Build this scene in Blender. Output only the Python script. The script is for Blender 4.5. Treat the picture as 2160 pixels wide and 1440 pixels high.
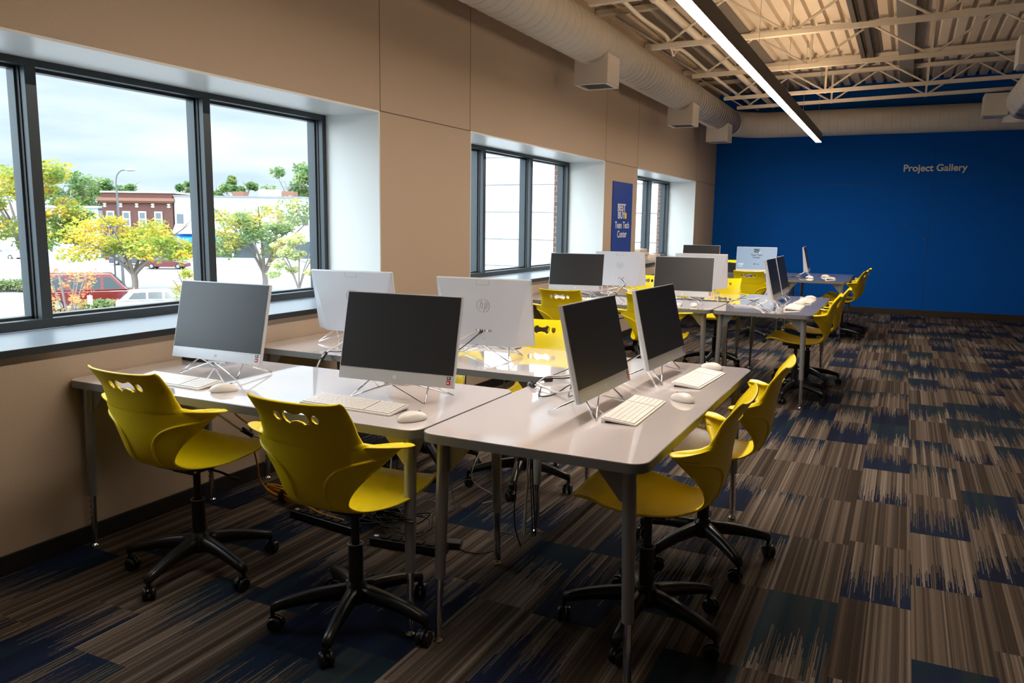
import bpy, bmesh, math, random
from math import sin, cos, pi, radians, sqrt
from mathutils import Vector, Matrix
random.seed(7)
for o in list(bpy.data.objects): bpy.data.objects.remove(o, do_unlink=True)
S = bpy.context.scene
COL = S.collection

# ------------------------------------------------------------------ camera
R_ = Vector((0.89759339, 0.44061478, 0.01359158)); U_ = Vector((-0.07718689, 0.12673506, 0.98892892)); W_ = Vector((-0.43401416, 0.88870515, -0.14776623))
cd = bpy.data.cameras.new('camera'); cam = bpy.data.objects.new('camera', cd); COL.objects.link(cam)
m = Matrix((R_, U_, -W_)).transposed().to_4x4(); m.translation = Vector((3.12564, 0, 1.41673)); cam.matrix_world = m
cd.sensor_width = 36; cd.lens = 28.0; cd.clip_start = .05; cd.clip_end = 600
S.camera = cam
S.view_settings.view_transform = 'Standard'; S.view_settings.look = 'None'; S.view_settings.gamma = 1; S.view_settings.use_curve_mapping = False
S.view_settings.exposure = 0.45

# ------------------------------------------------------------------ sky
def build_world():
    w = bpy.data.worlds.new('sky'); S.world = w; w.use_nodes = True
    nt = w.node_tree; N = nt.nodes; L = nt.links; N.clear()
    out = N.new('ShaderNodeOutputWorld'); bg = N.new('ShaderNodeBackground'); L.new(bg.outputs[0], out.inputs[0])
    tc = N.new('ShaderNodeTexCoord'); sp = N.new('ShaderNodeSeparateXYZ'); L.new(tc.outputs['Generated'], sp.inputs[0])
    mp = N.new('ShaderNodeMapping'); mp.inputs['Scale'].default_value = (1.6, 1.6, 9); L.new(tc.outputs['Generated'], mp.inputs[0])
    no = N.new('ShaderNodeTexNoise'); no.inputs['Scale'].default_value = 1.7; no.inputs['Detail'].default_value = 5; no.inputs['Roughness'].default_value = .55; L.new(mp.outputs[0], no.inputs[0])
    cr = N.new('ShaderNodeValToRGB'); L.new(no.outputs[0], cr.inputs[0])
    e = cr.color_ramp.elements; e[0].position = .38; e[0].color = (.56, .70, .84, 1); e[1].position = .58; e[1].color = (.80, .87, .91, 1)
    # sky boosted overhead, plus an added glow to one side, to brighten the reveals
    mr = N.new('ShaderNodeMapRange'); mr.inputs[1].default_value = .2; mr.inputs[2].default_value = .6; mr.inputs[3].default_value = 1; mr.inputs[4].default_value = 6.5; L.new(sp.outputs[2], mr.inputs[0])
    dot = N.new('ShaderNodeVectorMath'); dot.operation = 'DOT_PRODUCT'; dot.inputs[1].default_value = Vector((-.45, -.75, .35)).normalized(); L.new(tc.outputs['Generated'], dot.inputs[0])
    mr2 = N.new('ShaderNodeMapRange'); mr2.inputs[1].default_value = .45; mr2.inputs[2].default_value = 1; mr2.inputs[3].default_value = 0; mr2.inputs[4].default_value = 4.0; L.new(dot.outputs['Value'], mr2.inputs[0])
    ad = N.new('ShaderNodeMath'); ad.operation = 'ADD'; L.new(mr.outputs[0], ad.inputs[0]); L.new(mr2.outputs[0], ad.inputs[1])
    L.new(cr.outputs[0], bg.inputs[0]); L.new(ad.outputs[0], bg.inputs[1])
build_world()
def lamp(name, kind, loc, rot, energy, color, **k):
    d = bpy.data.lights.new(name, kind); d.energy = energy; d.color = color
    for a, v in k.items(): setattr(d, a, v)
    o = bpy.data.objects.new(name, d); COL.objects.link(o); o.location = loc; o.rotation_euler = rot; return o
# sun behind thin cloud, shining over the roof onto the street and the buildings across it
sd = Vector((-.62, .42, -.66)).normalized()
lamp('sun', 'SUN', (10, -10, 20), sd.to_track_quat('-Z', 'Y').to_euler(), .7, (1, .96, .90), angle=radians(9))

# ------------------------------------------------------------------ materials
def mat(name, col, rough=.5, metal=0, spec=.5, emit=None, es=0, coat=0, noise=0, nscale=50, bump=0, bscale=200, sheen=0):
    m = bpy.data.materials.new(name); m.use_nodes = True; nt = m.node_tree; b = nt.nodes['Principled BSDF']; L = nt.links
    c = (*col, 1); b.inputs['Base Color'].default_value = c; b.inputs['Roughness'].default_value = rough; b.inputs['Metallic'].default_value = metal
    b.inputs['Specular IOR Level'].default_value = spec; b.inputs['Coat Weight'].default_value = coat; b.inputs['Coat Roughness'].default_value = .03
    if emit: b.inputs['Emission Color'].default_value = (*emit, 1); b.inputs['Emission Strength'].default_value = es
    if noise or bump:
        tc = nt.nodes.new('ShaderNodeTexCoord')
    if noise:
        n = nt.nodes.new('ShaderNodeTexNoise'); n.inputs['Scale'].default_value = nscale; n.inputs['Detail'].default_value = 3; L.new(tc.outputs['Object'], n.inputs[0])
        mx = nt.nodes.new('ShaderNodeMix'); mx.data_type = 'RGBA'; mx.inputs['A'].default_value = tuple(x*(1-noise) for x in col)+(1,); mx.inputs['B'].default_value = tuple(min(1, x*(1+noise)) for x in col)+(1,)
        L.new(n.outputs[0], mx.inputs['Factor']); L.new(mx.outputs['Result'], b.inputs['Base Color'])
    if bump:
        n2 = nt.nodes.new('ShaderNodeTexNoise'); n2.inputs['Scale'].default_value = bscale; L.new(tc.outputs['Object'], n2.inputs[0])
        bp = nt.nodes.new('ShaderNodeBump'); bp.inputs['Strength'].default_value = bump; bp.inputs['Distance'].default_value = .002; L.new(n2.outputs[0], bp.inputs['Height']); L.new(bp.outputs[0], b.inputs['Normal'])
    return m
M = {}
M['wall'] = mat('wall_tan', (.47, .365, .275), .9, spec=.2, noise=.12, nscale=160, bump=.25, bscale=400)
M['seam'] = mat('seam_dark', (.10, .07, .05), .8)
M['blue'] = mat('wall_blue', (.002, .098, .45), .75, spec=.1, noise=.1, nscale=120, bump=.15, bscale=300)
M['white_paint'] = mat('white_paint', (.64, .66, .645), .35, noise=.02, nscale=3)
M['off_white'] = mat('painted_metal', (.66, .60, .52), .55, noise=.06, nscale=8)
M['deck'] = mat('painted_deck', (.62, .54, .45), .6, noise=.08, nscale=4)
M['acoustic'] = mat('grey_beam', (.20, .19, .18), .6)
M['duct'] = mat('painted_duct', (.60, .55, .49), .5, spec=.4, noise=.05, nscale=5)
M['base'] = mat('black_rubber_base', (.012, .011, .011), .5)
M['sill'] = mat('sill_laminate', (.19, .225, .265), .3, noise=.05, nscale=30)
M['frame'] = mat('window_frame_metal', (.045, .058, .066), .38, metal=.3, noise=.05, nscale=20)
M['gasket'] = mat('gasket', (.008, .01, .012), .5)
M['table_top'] = mat('white_laminate', (.74, .685, .70), .06, spec=.6, coat=1); M['table_top'].node_tree.nodes['Principled BSDF'].inputs['Coat IOR'].default_value = 1.58
M['table_edge'] = mat('grey_edge', (.20, .20, .20), .45, bump=.2, bscale=500)
M['leg'] = mat('leg_grey', (.30, .30, .305), .38, metal=.4)
M['chrome'] = mat('chrome', (.75, .75, .77), .1, metal=1)
M['hole'] = mat('leg_notch', (.05, .05, .05), .4)
M['yellow'] = mat('yellow_plastic', (.92, .71, .003), .36, spec=.45, bump=.06, bscale=900)
M['black'] = mat('black_plastic', (.010, .010, .011), .35)
M['silver'] = mat('silver_plastic', (.55, .57, .61), .35, metal=.25)
M['silver_dark'] = mat('silver_line', (.25, .26, .28), .4, metal=.3)
M['screen'] = mat('dark_screen', (.017, .018, .021), .36, spec=.5)
M['screen_mark'] = mat('logo_light', (.85, .85, .87), .3)
M['lit_screen'] = mat('lit_screen', (.02, .03, .04), .3, emit=(.20, .30, .42), es=.85)
M['ink'] = mat('ink_dark', (.01, .012, .02), .5)
M['tag_yellow'] = mat('tag_yellow', (.95, .62, .02), .5)
M['tag_lit'] = mat('tag_lit', (.3, .4, .1), .5, emit=(.45, .50, .18), es=1)
M['lit_text'] = mat('lit_text', (.5, .6, .7), .5, emit=(.55, .65, .78), es=1)
M['lit_ink'] = mat('lit_ink', (.01, .02, .03), .5)
M['sticker_red'] = mat('sticker_red', (.6, .01, .02), .4)
M['white_plastic'] = mat('white_plastic', (.80, .77, .74), .35)
M['key_gap'] = mat('key_gap', (.36, .33, .31), .6)
M['sign_white'] = mat('sign_white', (.74, .72, .72), .5)
M['banner'] = mat('banner_blue', (.008, .045, .30), .5)
M['cable_black'] = mat('cable_black', (.008, .008, .008), .45)
M['cable_white'] = mat('cable_white', (.62, .56, .52), .45)
M['cable_yellow'] = mat('cable_yellow', (.70, .33, .005), .5)
M['paper'] = mat('paper_stack', (.62, .47, .36), .8, noise=.1, nscale=30)
M['lens'] = mat('light_lens', (1, .97, .92), .4, emit=(1.0, .87, .73), es=62)
M['uplens'] = mat('uplight_lens', (1, .9, .8), .4, emit=(1.0, .68, .38), es=26)
M['fixture'] = mat('fixture_body', (.10, .08, .065), .5)
M['grille'] = mat('grille', (.40, .40, .42), .5)

def glass_mat():
    m = bpy.data.materials.new('window_glass'); m.use_nodes = True; nt = m.node_tree; nt.nodes.clear()
    o = nt.nodes.new('ShaderNodeOutputMaterial'); mx = nt.nodes.new('ShaderNodeMixShader'); t = nt.nodes.new('ShaderNodeBsdfTransparent'); g = nt.nodes.new('ShaderNodeBsdfGlossy'); f = nt.nodes.new('ShaderNodeFresnel')
    t.inputs[0].default_value = (.97, .985, .98, 1); g.inputs['Roughness'].default_value = .01; f.inputs[0].default_value = 1.35
    ge = nt.nodes.new('ShaderNodeNewGeometry'); iv = nt.nodes.new('ShaderNodeMath'); iv.operation = 'SUBTRACT'; iv.inputs[0].default_value = 1; nt.links.new(ge.outputs['Backfacing'], iv.inputs[1])
    mu = nt.nodes.new('ShaderNodeMath'); mu.operation = 'MULTIPLY'; nt.links.new(f.outputs[0], mu.inputs[0]); nt.links.new(iv.outputs[0], mu.inputs[1]); nt.links.new(mu.outputs[0], mx.inputs[0]); nt.links.new(t.outputs[0], mx.inputs[1]); nt.links.new(g.outputs[0], mx.inputs[2]); nt.links.new(mx.outputs[0], o.inputs[0]); return m
M['glass'] = glass_mat()

def carpet_mat():
    m = bpy.data.materials.new('carpet_tiles'); m.use_nodes = True; nt = m.node_tree; N = nt.nodes; L = nt.links; b = N['Principled BSDF']
    b.inputs['Roughness'].default_value = .95; b.inputs['Specular IOR Level'].default_value = .12
    def mth(op, a, c=None, d=None):
        n = N.new('ShaderNodeMath'); n.operation = op
        for i, v in enumerate((a, c, d)):
            if v is None: continue
            if isinstance(v, (int, float)): n.inputs[i].default_value = v
            else: L.new(v, n.inputs[i])
        return n.outputs[0]
    def comb(x, y, z=0):
        n = N.new('ShaderNodeCombineXYZ')
        for i, v in enumerate((x, y, z)):
            if isinstance(v, (int, float)): n.inputs[i].default_value = v
            else: L.new(v, n.inputs[i])
        return n.outputs[0]
    def white(v, dim='3D'):
        n = N.new('ShaderNodeTexWhiteNoise'); n.noise_dimensions = dim; L.new(v, n.inputs['Vector']); return n.outputs['Value']
    tc = N.new('ShaderNodeTexCoord'); sp = N.new('ShaderNodeSeparateXYZ'); L.new(tc.outputs['Object'], sp.inputs[0]); X, Y = sp.outputs[0], sp.outputs[1]
    PW, PL = .25, .62
    col = mth('FLOOR', mth('DIVIDE', X, PW)); off = white(comb(col, 3.3)); yy = mth('ADD', mth('DIVIDE', Y, PL), off); row = mth('FLOOR', yy); v = mth('FRACT', yy)
    pid = white(comb(col, row, 1)); pid2 = white(comb(col, row, 2)); pid3 = white(comb(col, row, 3))
    # fine yarn stripes along the plank
    def stripes(freq, seed, detail=0):
        q = mth('FLOOR', mth('MULTIPLY', X, freq)); return white(comb(q, mth('ADD', row, seed), mth('FLOOR', mth('MULTIPLY', col, 1))))
    s1 = stripes(150, 10); s2 = stripes(38, 20); s3 = stripes(85, 30)
    st = mth('ADD', mth('ADD', mth('MULTIPLY', s1, .30), mth('MULTIPLY', s2, .36)), mth('ADD', mth('MULTIPLY', s3, .14), mth('MULTIPLY', pid, .20)))
    cr = N.new('ShaderNodeValToRGB'); L.new(st, cr.inputs[0]); e = cr.color_ramp.elements
    e[0].position = .22; e[0].color = (.050, .036, .027, 1); e[1].position = .78; e[1].color = (.30, .245, .205, 1)
    x = e.new(.40); x.color = (.085, .062, .048, 1); x = e.new(.50); x.color = (.14, .108, .084, 1); x = e.new(.64); x.color = (.19, .148, .118, 1)
    # blue parts with one ragged end
    thr = mth('MULTIPLY', mth('GREATER_THAN', pid, .28), mth('ADD', mth('MULTIPLY', pid2, .85), .05))
    rag = mth('ADD', mth('MULTIPLY', mth('SUBTRACT', stripes(330, 50), .5), .60), mth('MULTIPLY', mth('SUBTRACT', s2, .5), .28))
    ragb = mth('MULTIPLY', rag, mth('GREATER_THAN', thr, .01))
    flip = mth('GREATER_THAN', pid3, .5); vv = mth('ADD', mth('MULTIPLY', v, mth('SUBTRACT', 1, flip)), mth('MULTIPLY', mth('SUBTRACT', 1, v), flip))
    mask = mth('LESS_THAN', mth('ADD', vv, ragb), mth('MULTIPLY', thr, 1))
    cb = N.new('ShaderNodeValToRGB'); L.new(mth('ADD', mth('MULTIPLY', pid3, .55), mth('MULTIPLY', s2, .45)), cb.inputs[0]); e = cb.color_ramp.elements
    e[0].position = .15; e[0].color = (.009, .013, .036, 1); e[1].position = .9; e[1].color = (.034, .040, .048, 1); x = e.new(.45); x.color = (.012, .022, .058, 1); x = e.new(.7); x.color = (.014, .034, .046, 1)
    mx = N.new('ShaderNodeMix'); mx.data_type = 'RGBA'; L.new(mask, mx.inputs['Factor']); L.new(cr.outputs[0], mx.inputs['A']); L.new(cb.outputs[0], mx.inputs['B'])
    # speckle
    n = N.new('ShaderNodeTexNoise'); n.inputs['Scale'].default_value = 330; n.inputs['Detail'].default_value = 2; L.new(tc.outputs['Object'], n.inputs[0])
    mr = N.new('ShaderNodeMapRange'); mr.inputs[1].default_value = .3; mr.inputs[2].default_value = .7; mr.inputs[3].default_value = .40; mr.inputs[4].default_value = .98; L.new(n.outputs[0], mr.inputs[0])
    vm = N.new('ShaderNodeVectorMath'); vm.operation = 'SCALE'; L.new(mx.outputs['Result'], vm.inputs[0]); L.new(mr.outputs[0], vm.inputs['Scale']); L.new(vm.outputs[0], b.inputs['Base Color'])
    bp = N.new('ShaderNodeBump'); bp.inputs['Strength'].default_value = .5; bp.inputs['Distance'].default_value = .003; L.new(n.outputs[0], bp.inputs['Height']); L.new(bp.outputs[0], b.inputs['Normal'])
    return m
M['carpet'] = carpet_mat()

# ------------------------------------------------------------------ mesh helpers
class MB:
    def __init__(s): s.v = []; s.f = []; s.mi = []; s.sm = []
    def add(s, vs, fs, mi=0, smooth=False, T=None):
        k = len(s.v)
        s.v += [tuple(T @ Vector(p)) if T is not None else tuple(p) for p in vs]
        for f in fs: s.f.append(tuple(i+k for i in f)); s.mi.append(mi); s.sm.append(smooth)
    def box(s, a, b, mi=0, T=None):
        (x0, y0, z0), (x1, y1, z1) = a, b
        v = [(x0, y0, z0), (x1, y0, z0), (x1, y1, z0), (x0, y1, z0), (x0, y0, z1), (x1, y0, z1), (x1, y1, z1), (x0, y1, z1)]
        s.add(v, [(0, 3, 2, 1), (4, 5, 6, 7), (0, 1, 5, 4), (1, 2, 6, 5), (2, 3, 7, 6), (3, 0, 4, 7)], mi, False, T)
    def prism(s, poly, z0, z1, mi=0, mside=None, T=None, smooth_side=False):
        n = len(poly); v = [(x, y, z0) for x, y in poly]+[(x, y, z1) for x, y in poly]
        s.add(v, [tuple(range(n-1, -1, -1)), tuple(range(n, 2*n))], mi, False, T)
        s.add(v, [(i, (i+1) % n, n+(i+1) % n, n+i) for i in range(n)], mi if mside is None else mside, smooth_side, T)
    def tube(s, pts, r, n=8, mi=0, T=None, closed=False, caps=True):
        pts = [Vector(p) for p in pts]; N = len(pts); rs = r if isinstance(r, (list, tuple)) else [r]*N
        vs = []; up = None
        for i, p in enumerate(pts):
            if closed: t = pts[(i+1) % N]-pts[i-1]
            else: t = pts[min(i+1, N-1)]-pts[max(i-1, 0)]
            t = t.normalized() if t.length > 1e-9 else Vector((0, 0, 1))
            if up is None: up = Vector((0, 0, 1)) if abs(t.z) < .9 else Vector((1, 0, 0))
            a = t.cross(up); a = a.normalized() if a.length > 1e-6 else t.orthogonal().normalized(); b = a.cross(t).normalized(); up = b
            vs += [p+a*rs[i]*cos(2*pi*k/n)+b*rs[i]*sin(2*pi*k/n) for k in range(n)]
        fs = []
        for i in range(N if closed else N-1):
            j = (i+1) % N
            fs += [(i*n+k, i*n+(k+1) % n, j*n+(k+1) % n, j*n+k) for k in range(n)]
        s.add(vs, fs, mi, True, T)
        if caps and not closed: s.add(vs, [tuple(range(n)), tuple((N-1)*n+k for k in range(n-1, -1, -1))], mi, False, T)
    def lathe(s, prof, n=20, mi=0, T=None):  # prof: (r,z)
        vs = []; fs = []
        for r, z in prof: vs += [(r*cos(2*pi*k/n), r*sin(2*pi*k/n), z) for k in range(n)]
        for i in range(len(prof)-1): fs += [(i*n+k, i*n+(k+1) % n, (i+1)*n+(k+1) % n, (i+1)*n+k) for k in range(n)]
        s.add(vs, fs, mi, True, T)
        s.add(vs, [tuple(range(n-1, -1, -1)), tuple((len(prof)-1)*n+k for k in range(n))], mi, False, T)
    def ellip(s, c, r, nu=12, nv=8, mi=0, T=None, zmin=-1):
        vs = []; fs = []
        for i in range(nv+1):
            a = -pi/2+pi*i/nv
            for k in range(nu): vs.append((c[0]+r[0]*cos(a)*cos(2*pi*k/nu), c[1]+r[1]*cos(a)*sin(2*pi*k/nu), c[2]+r[2]*max(zmin, sin(a))))
        for i in range(nv): fs += [(i*nu+k, i*nu+(k+1) % nu, (i+1)*nu+(k+1) % nu, (i+1)*nu+k) for k in range(nu)]
        s.add(vs, fs, mi, True, T)
    def build(s, name, mats, parent=None, bevel=0, loc=None):
        me = bpy.data.meshes.new(name); me.from_pydata(s.v, [], s.f); me.update()
        if not isinstance(mats, (list, tuple)): mats = [mats]
        for m_ in mats: me.materials.append(m_)
        me.polygons.foreach_set('material_index', s.mi); me.polygons.foreach_set('use_smooth', s.sm)
        o = bpy.data.objects.new(name, me); COL.objects.link(o)
        if parent: o.parent = parent
        if loc: o.location = loc
        if bevel:
            b = o.modifiers.new('bevel', 'BEVEL'); b.width = bevel; b.segments = 2; b.limit_method = 'ANGLE'
        return o
def empty(name, loc=(0, 0, 0), rz=0):
    o = bpy.data.objects.new(name, None); COL.objects.link(o); o.location = loc; o.rotation_euler = (0, 0, rz); o.empty_display_size = .1; return o
def tag(o, label=None, cat=None, group=None, kind=None):
    for k, v in (('label', label), ('category', cat), ('group', group), ('kind', kind)):
        if v: o[k] = v
    return o
def struct(o, label=None): return tag(o, label=label, kind='structure')
def kids(o): return [c for c in COL.objects if c.parent == o]
def copy_tree(o, parent=None):
    c = o.copy(); COL.objects.link(c)
    if parent: c.parent = parent
    for ch in kids(o): copy_tree(ch, c)
    return c
def rrect(x0, y0, x1, y1, r, n=6):
    P = []
    for cx, cy, a0 in ((x1-r, y0+r, -90), (x1-r, y1-r, 0), (x0+r, y1-r, 90), (x0+r, y0+r, 180)):
        for i in range(n+1): a = radians(a0+90*i/n); P.append((cx+r*cos(a), cy+r*sin(a)))
    return P
def smooth(pts, k=6):
    P = [Vector(p) for p in pts]; out = []
    for i in range(len(P)-1):
        a, b, c, d = P[max(i-1, 0)], P[i], P[i+1], P[min(i+2, len(P)-1)]
        for j in range(k):
            t = j/k; out.append(.5*((2*b)+(c-a)*t+(2*a-5*b+4*c-d)*t*t+(3*b-a-3*c+d)*t**3))
    out.append(P[-1]); return out
def text(name, s, size, mt, parent=None, T=None, bold=0, ext=.0008, align='CENTER', space=1.0, shear=0, line=1.0):
    c = bpy.data.curves.new('t', 'FONT'); c.body = s; c.size = size; c.align_x = align; c.extrude = ext; c.offset = bold; c.space_character = space; c.shear = shear; c.space_line = line
    o = bpy.data.objects.new('t', c); COL.objects.link(o); dg = bpy.context.evaluated_depsgraph_get(); me = bpy.data.meshes.new_from_object(o.evaluated_get(dg)); bpy.data.objects.remove(o, do_unlink=True)
    me.materials.clear(); me.materials.append(mt); n = bpy.data.objects.new(name, me); COL.objects.link(n)
    if T is not None: me.transform(T)
    if parent: n.parent = parent
    return n

# ------------------------------------------------------------------ room shell
YB = 14.53; YF = -3.0; XR = 7.5; ZR = 3.70; D = .43; HEAD = 2.12; SILL = .90
def roofz(x): return 3.68+.022*(x-.8)
b = MB(); b.box((-.0, YF, -.2), (XR, YB, 0)); struct(b.build('floor', M['carpet']), 'carpet of striped brown and navy plank tiles')
WIN = [(1.257, 4.397), (5.609, 8.742), (9.957, 13.108)]
b = MB()
b.box((-.56, YF, HEAD), (0, YB, 4.0)); b.box((-.56, YF, -.2), (0, YB, SILL-.03))
ys = [YF]+[y for w in WIN for y in w]+[YB]
for i in range(0, len(ys), 2): b.box((-.56, ys[i], SILL-.03), (0, ys[i+1], HEAD))
struct(b.build('wall_left', M['wall']), 'tan fabric panelled wall with three deep windows')
b = MB()
for y0, y1 in ((YF, 1.257), (4.397, 5.609), (8.742, 9.957), (13.108, YB)): b.box((-.002, y0, HEAD-.003), (.0012, y1, HEAD+.003))
for y in (1.257, 4.405, 5.600, 8.75, 9.95, 13.115): b.box((-.002, y-.0025, HEAD), (.0012, y+.0025, 3.7))
struct(b.build('trim_1', M['seam']), 'thin dark joints between the tan wall panels')
# window reveals: white liners, sills
for i, (y0, y1) in enumerate(WIN):
    e = MB(); t = .012
    e.box((-D, y0, HEAD-t), (.001, y1, HEAD)); e.box((-D, y0, SILL), (.001, y0+t, HEAD-t)); e.box((-D, y1-t, SILL), (.001, y1, HEAD-t))
    struct(e.build('trim_%d' % (i+2), M['white_paint']), 'white window reveal lining')
    e = MB(); e.box((-D, y0+.0, SILL-.03), (.035, y1, SILL)); s_ = e.build('window_sill', M['sill'], bevel=.002)
    e = MB(); e.box((.0352, y0, SILL-.0305), (.0375, y1, SILL-.001)); se = e.build('sill_edge', M['gasket'], s_)
    w = empty('window_%d' % (i+1), (-D, (y0+y1)/2, SILL)); struct(w, ['near three-pane dark framed window', 'middle three-pane dark framed window', 'far three-pane dark framed window'][i])
    s_.parent = w; s_.location = -w.location
    F = MB(); G = MB(); fy0, fy1 = y0+t, y1-t; zt = HEAD-t
    x1 = -D+.0; x0 = x1-.13
    # outer frame: front leaf, recessed stop, inner leaf
    def bar(y0_, y1_, z0_, z1_):
        F.box((x0, y0_, z0_), (x1, y1_, z1_))
    bw = .036
    bar(fy0, fy1, zt-.032, zt); bar(fy0, fy1, SILL, SILL+.045); bar(fy0, fy0+bw, SILL+.045, zt-.032); bar(fy1-bw, fy1, SILL+.045, zt-.032)
    pitch = (y1-y0)/3
    mids = [y0+pitch*1.035, y0+pitch*2.01] if i == 0 else [y0+pitch, y0+pitch*2]
    if i == 0: mids = [2.356, 3.360]
    for my in mids: bar(my-.026, my+.026, SILL+.045, zt-.032)
    # glazing stops (slim, set back)
    edges = [fy0+bw]+[v for my in mids for v in (my-.026, my+.026)]+[fy1-bw]
    for k in range(0, 6, 2):
        a, c = edges[k], edges[k+1]
        for (p0, p1, q0, q1) in ((a, a+.014, SILL+.045, zt-.032), (c-.014, c, SILL+.045, zt-.032), (a, c, SILL+.045, SILL+.058), (a, c, zt-.046, zt-.032)):
            F.box((x1-.105, p0, q0), (x1-.055, p1, q1))
        for (p0, p1) in ((a, a+.005), (c-.005, c)): G.box((x1-.05, p0, SILL+.045), (x1-.035, p1, zt-.032))
        pn = MB(); pn.box((x1-.083, a+.012, SILL+.056), (x1-.077, c-.012, zt-.044)); q = pn.build('pane', M['glass']); q.parent = w; q.location = -w.location
    for mb, nm, mt in ((F, 'window_frame', M['frame']), (G, 'gasket', M['gasket'])):
        q = mb.build(nm, mt, bevel=.0015 if nm == 'window_frame' else 0); q.parent = w; q.location = -w.location
b = MB(); b.box((0, YF, 0), (.012, YB, .079)); struct(b.build('baseboard_left', M['base'], bevel=.003), 'black rubber baseboard under the windows')
# back wall
b = MB(); b.box((-.56, YB, -.2), (XR, YB+.2, 4.2)); struct(b.build('wall_back', M['blue']), 'deep blue panelled end wall')
b = MB(); b.box((.0, YB-.0012, 2.109), (XR, YB+.001, 2.114)); b.box((3.44, YB-.0012, .09), (3.445, YB+.001, 2.9)); struct(b.build('trim_5', M['ink']), 'thin joints of the blue wall panels')
b = MB(); b.box((.012, YB-.014, 0), (XR, YB, .098)); struct(b.build('baseboard_back', mat('brown_base', (.035, .02, .012), .5), bevel=.003), 'dark brown baseboard of the blue wall')
b = MB(); b.box((XR, YF, -.2), (XR+.2, YB+.2, 4.2)); struct(b.build('wall_right', M['wall']))
b = MB(); b.box((-.56, YF-.2, -.2), (XR+.2, YF, 4.2)); struct(b.build('wall_front', M['wall']))
# corrugated roof deck
prof = []; x = -.05
while x < XR+.1:
    prof += [(x, 0), (x+.095, 0), (x+.112, .05), (x+.143, .05), (x+.16, 0)]; x += .16
b = MB(); vs = []; fs = []
for k, (px_, dz) in enumerate(prof): vs += [(px_, YF-.1, roofz(px_)+dz), (px_, YB+.05, roofz(px_)+dz)]
for k in range(len(prof)-1): fs.append((2*k, 2*k+1, 2*k+3, 2*k+2))
b.add(vs, fs); b.box((-.6, YF-.2, 3.98), (XR+.2, YB+.2, 4.05))
struct(b.build('ceiling', M['deck']), 'cream painted corrugated steel roof deck')
# exterior brick skin around the windows
def brick_mat():
    m = bpy.data.materials.new('brick'); m.use_nodes = True; nt = m.node_tree; bs = nt.nodes['Principled BSDF']; bs.inputs['Roughness'].default_value = .85
    tc = nt.nodes.new('ShaderNodeTexCoord'); br = nt.nodes.new('ShaderNodeTexBrick'); br.inputs['Color1'].default_value = (.16, .085, .065, 1); br.inputs['Color2'].default_value = (.11, .06, .05, 1); br.inputs['Mortar'].default_value = (.30, .24, .20, 1)
    br.inputs['Scale'].default_value = 4.2; br.inputs['Mortar Size'].default_value = .018
    mp = nt.nodes.new('ShaderNodeMapping'); mp.inputs['Rotation'].default_value = (radians(90), 0, 0)
    nt.links.new(tc.outputs['Object'], mp.inputs[0]); nt.links.new(mp.outputs[0], br.inputs[0]); nt.links.new(br.outputs[0], bs.inputs['Base Color']); return m
M['brick'] = brick_mat()
b = MB()
b.box((-.625, YF, HEAD+.0), (-.565, YB, 4.0)); b.box((-.625, YF, -4.0), (-.565, YB, SILL-.05))
ys = [YF, 1.257, 4.43, 5.609, 8.752, 9.957, 13.12, YB]
for i in range(0, 8, 2): b.box((-.625, ys[i], SILL-.05), (-.565, ys[i+1], HEAD))
struct(b.build('trim_6', M['brick']), 'outer brick skin around the windows')

# ------------------------------------------------------------------ outside ground and wing
GZ = -3.9
M['asphalt'] = mat('asphalt', (.19, .19, .195), .9, noise=.1, nscale=2)
M['concrete'] = mat('concrete', (.34, .33, .31), .9, noise=.08, nscale=2)
M['wing'] = mat('white_panel', (.74, .76, .77), .6)
b = MB(); b.box((-300, -150, GZ-.3), (-.72, 320, GZ)); struct(b.build('trim_7', M['asphalt']), 'pale asphalt street and parking lot outside')
b = MB(); T0 = Matrix.Rotation(radians(26.15), 4, 'Z')
def atc(lat, dep, z=0): # lateral / forward metres from the camera foot, in the ground plane
    return Vector((3.1256+lat*.8976-dep*.4406, lat*.4406+dep*.8976, z))
RY = radians(26.15)
for d0, d1, z in ((93, 97, .12), (56.5, 58, .12)):
    P = [atc(-160, d0), atc(60, d0), atc(60, d1), atc(-160, d1)]
    b.prism([(p.x, p.y) for p in P], GZ, GZ+z)
struct(b.build('trim_8', M['concrete']), 'concrete kerbs along the street')
b = MB()
b.box((-10.5, 17.0, GZ), (-.62, 17.4, 7.5))
struct(b.build('wall_wing', M['wing']), 'white metal panel wall of the building wing outside')
b = MB()
for k in range(-8, 9): b.box((-10.5, 16.985, 1.65+.63*k), (-.72, 17.0, 1.665+.63*k))
struct(b.build('trim_9', mat('panel_joint', (.12, .13, .13), .7)), 'horizontal joints in the white wing wall')

# ------------------------------------------------------------------ ducts
def duct_mb(pts, r, n=28, seam=.12):
    b = MB(); pts = [Vector(p) for p in pts]
    b.tube(pts, r, n)
    return b
b = MB()
P = [(.38, YF+.05, 3.08), (.38, 13.55, 3.08)]
for k in range(9): a = radians(10*k); P.append((.38+.62*(1-cos(a)), 13.55+.62*sin(a), 3.08))
P += [(1.02, 14.17, 3.08), (XR-.1, 14.17, 3.08)]
b.tube(P, .207, 32)
y = YF+.2
while y < 13.5: # spiral lock seam
    b.tube([(.38+.2075*cos(t), y+.13*t/(2*pi), 3.08+.2075*sin(t)) for t in [2*pi*i/28 for i in range(29)]], .0026, 4, caps=False); y += .13
for k in range(0, 8): 
    a = radians(5+11*k); c = Vector((.38+.62*(1-cos(a)), 13.55+.62*sin(a), 3.08)); e = Vector((cos(a), -sin(a), 0))
    b.tube([c+e*.2075*cos(t)+Vector((0, 0, .2075*sin(t))) for t in [2*pi*i/28 for i in range(28)]], .0028, 4, closed=True)
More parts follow.
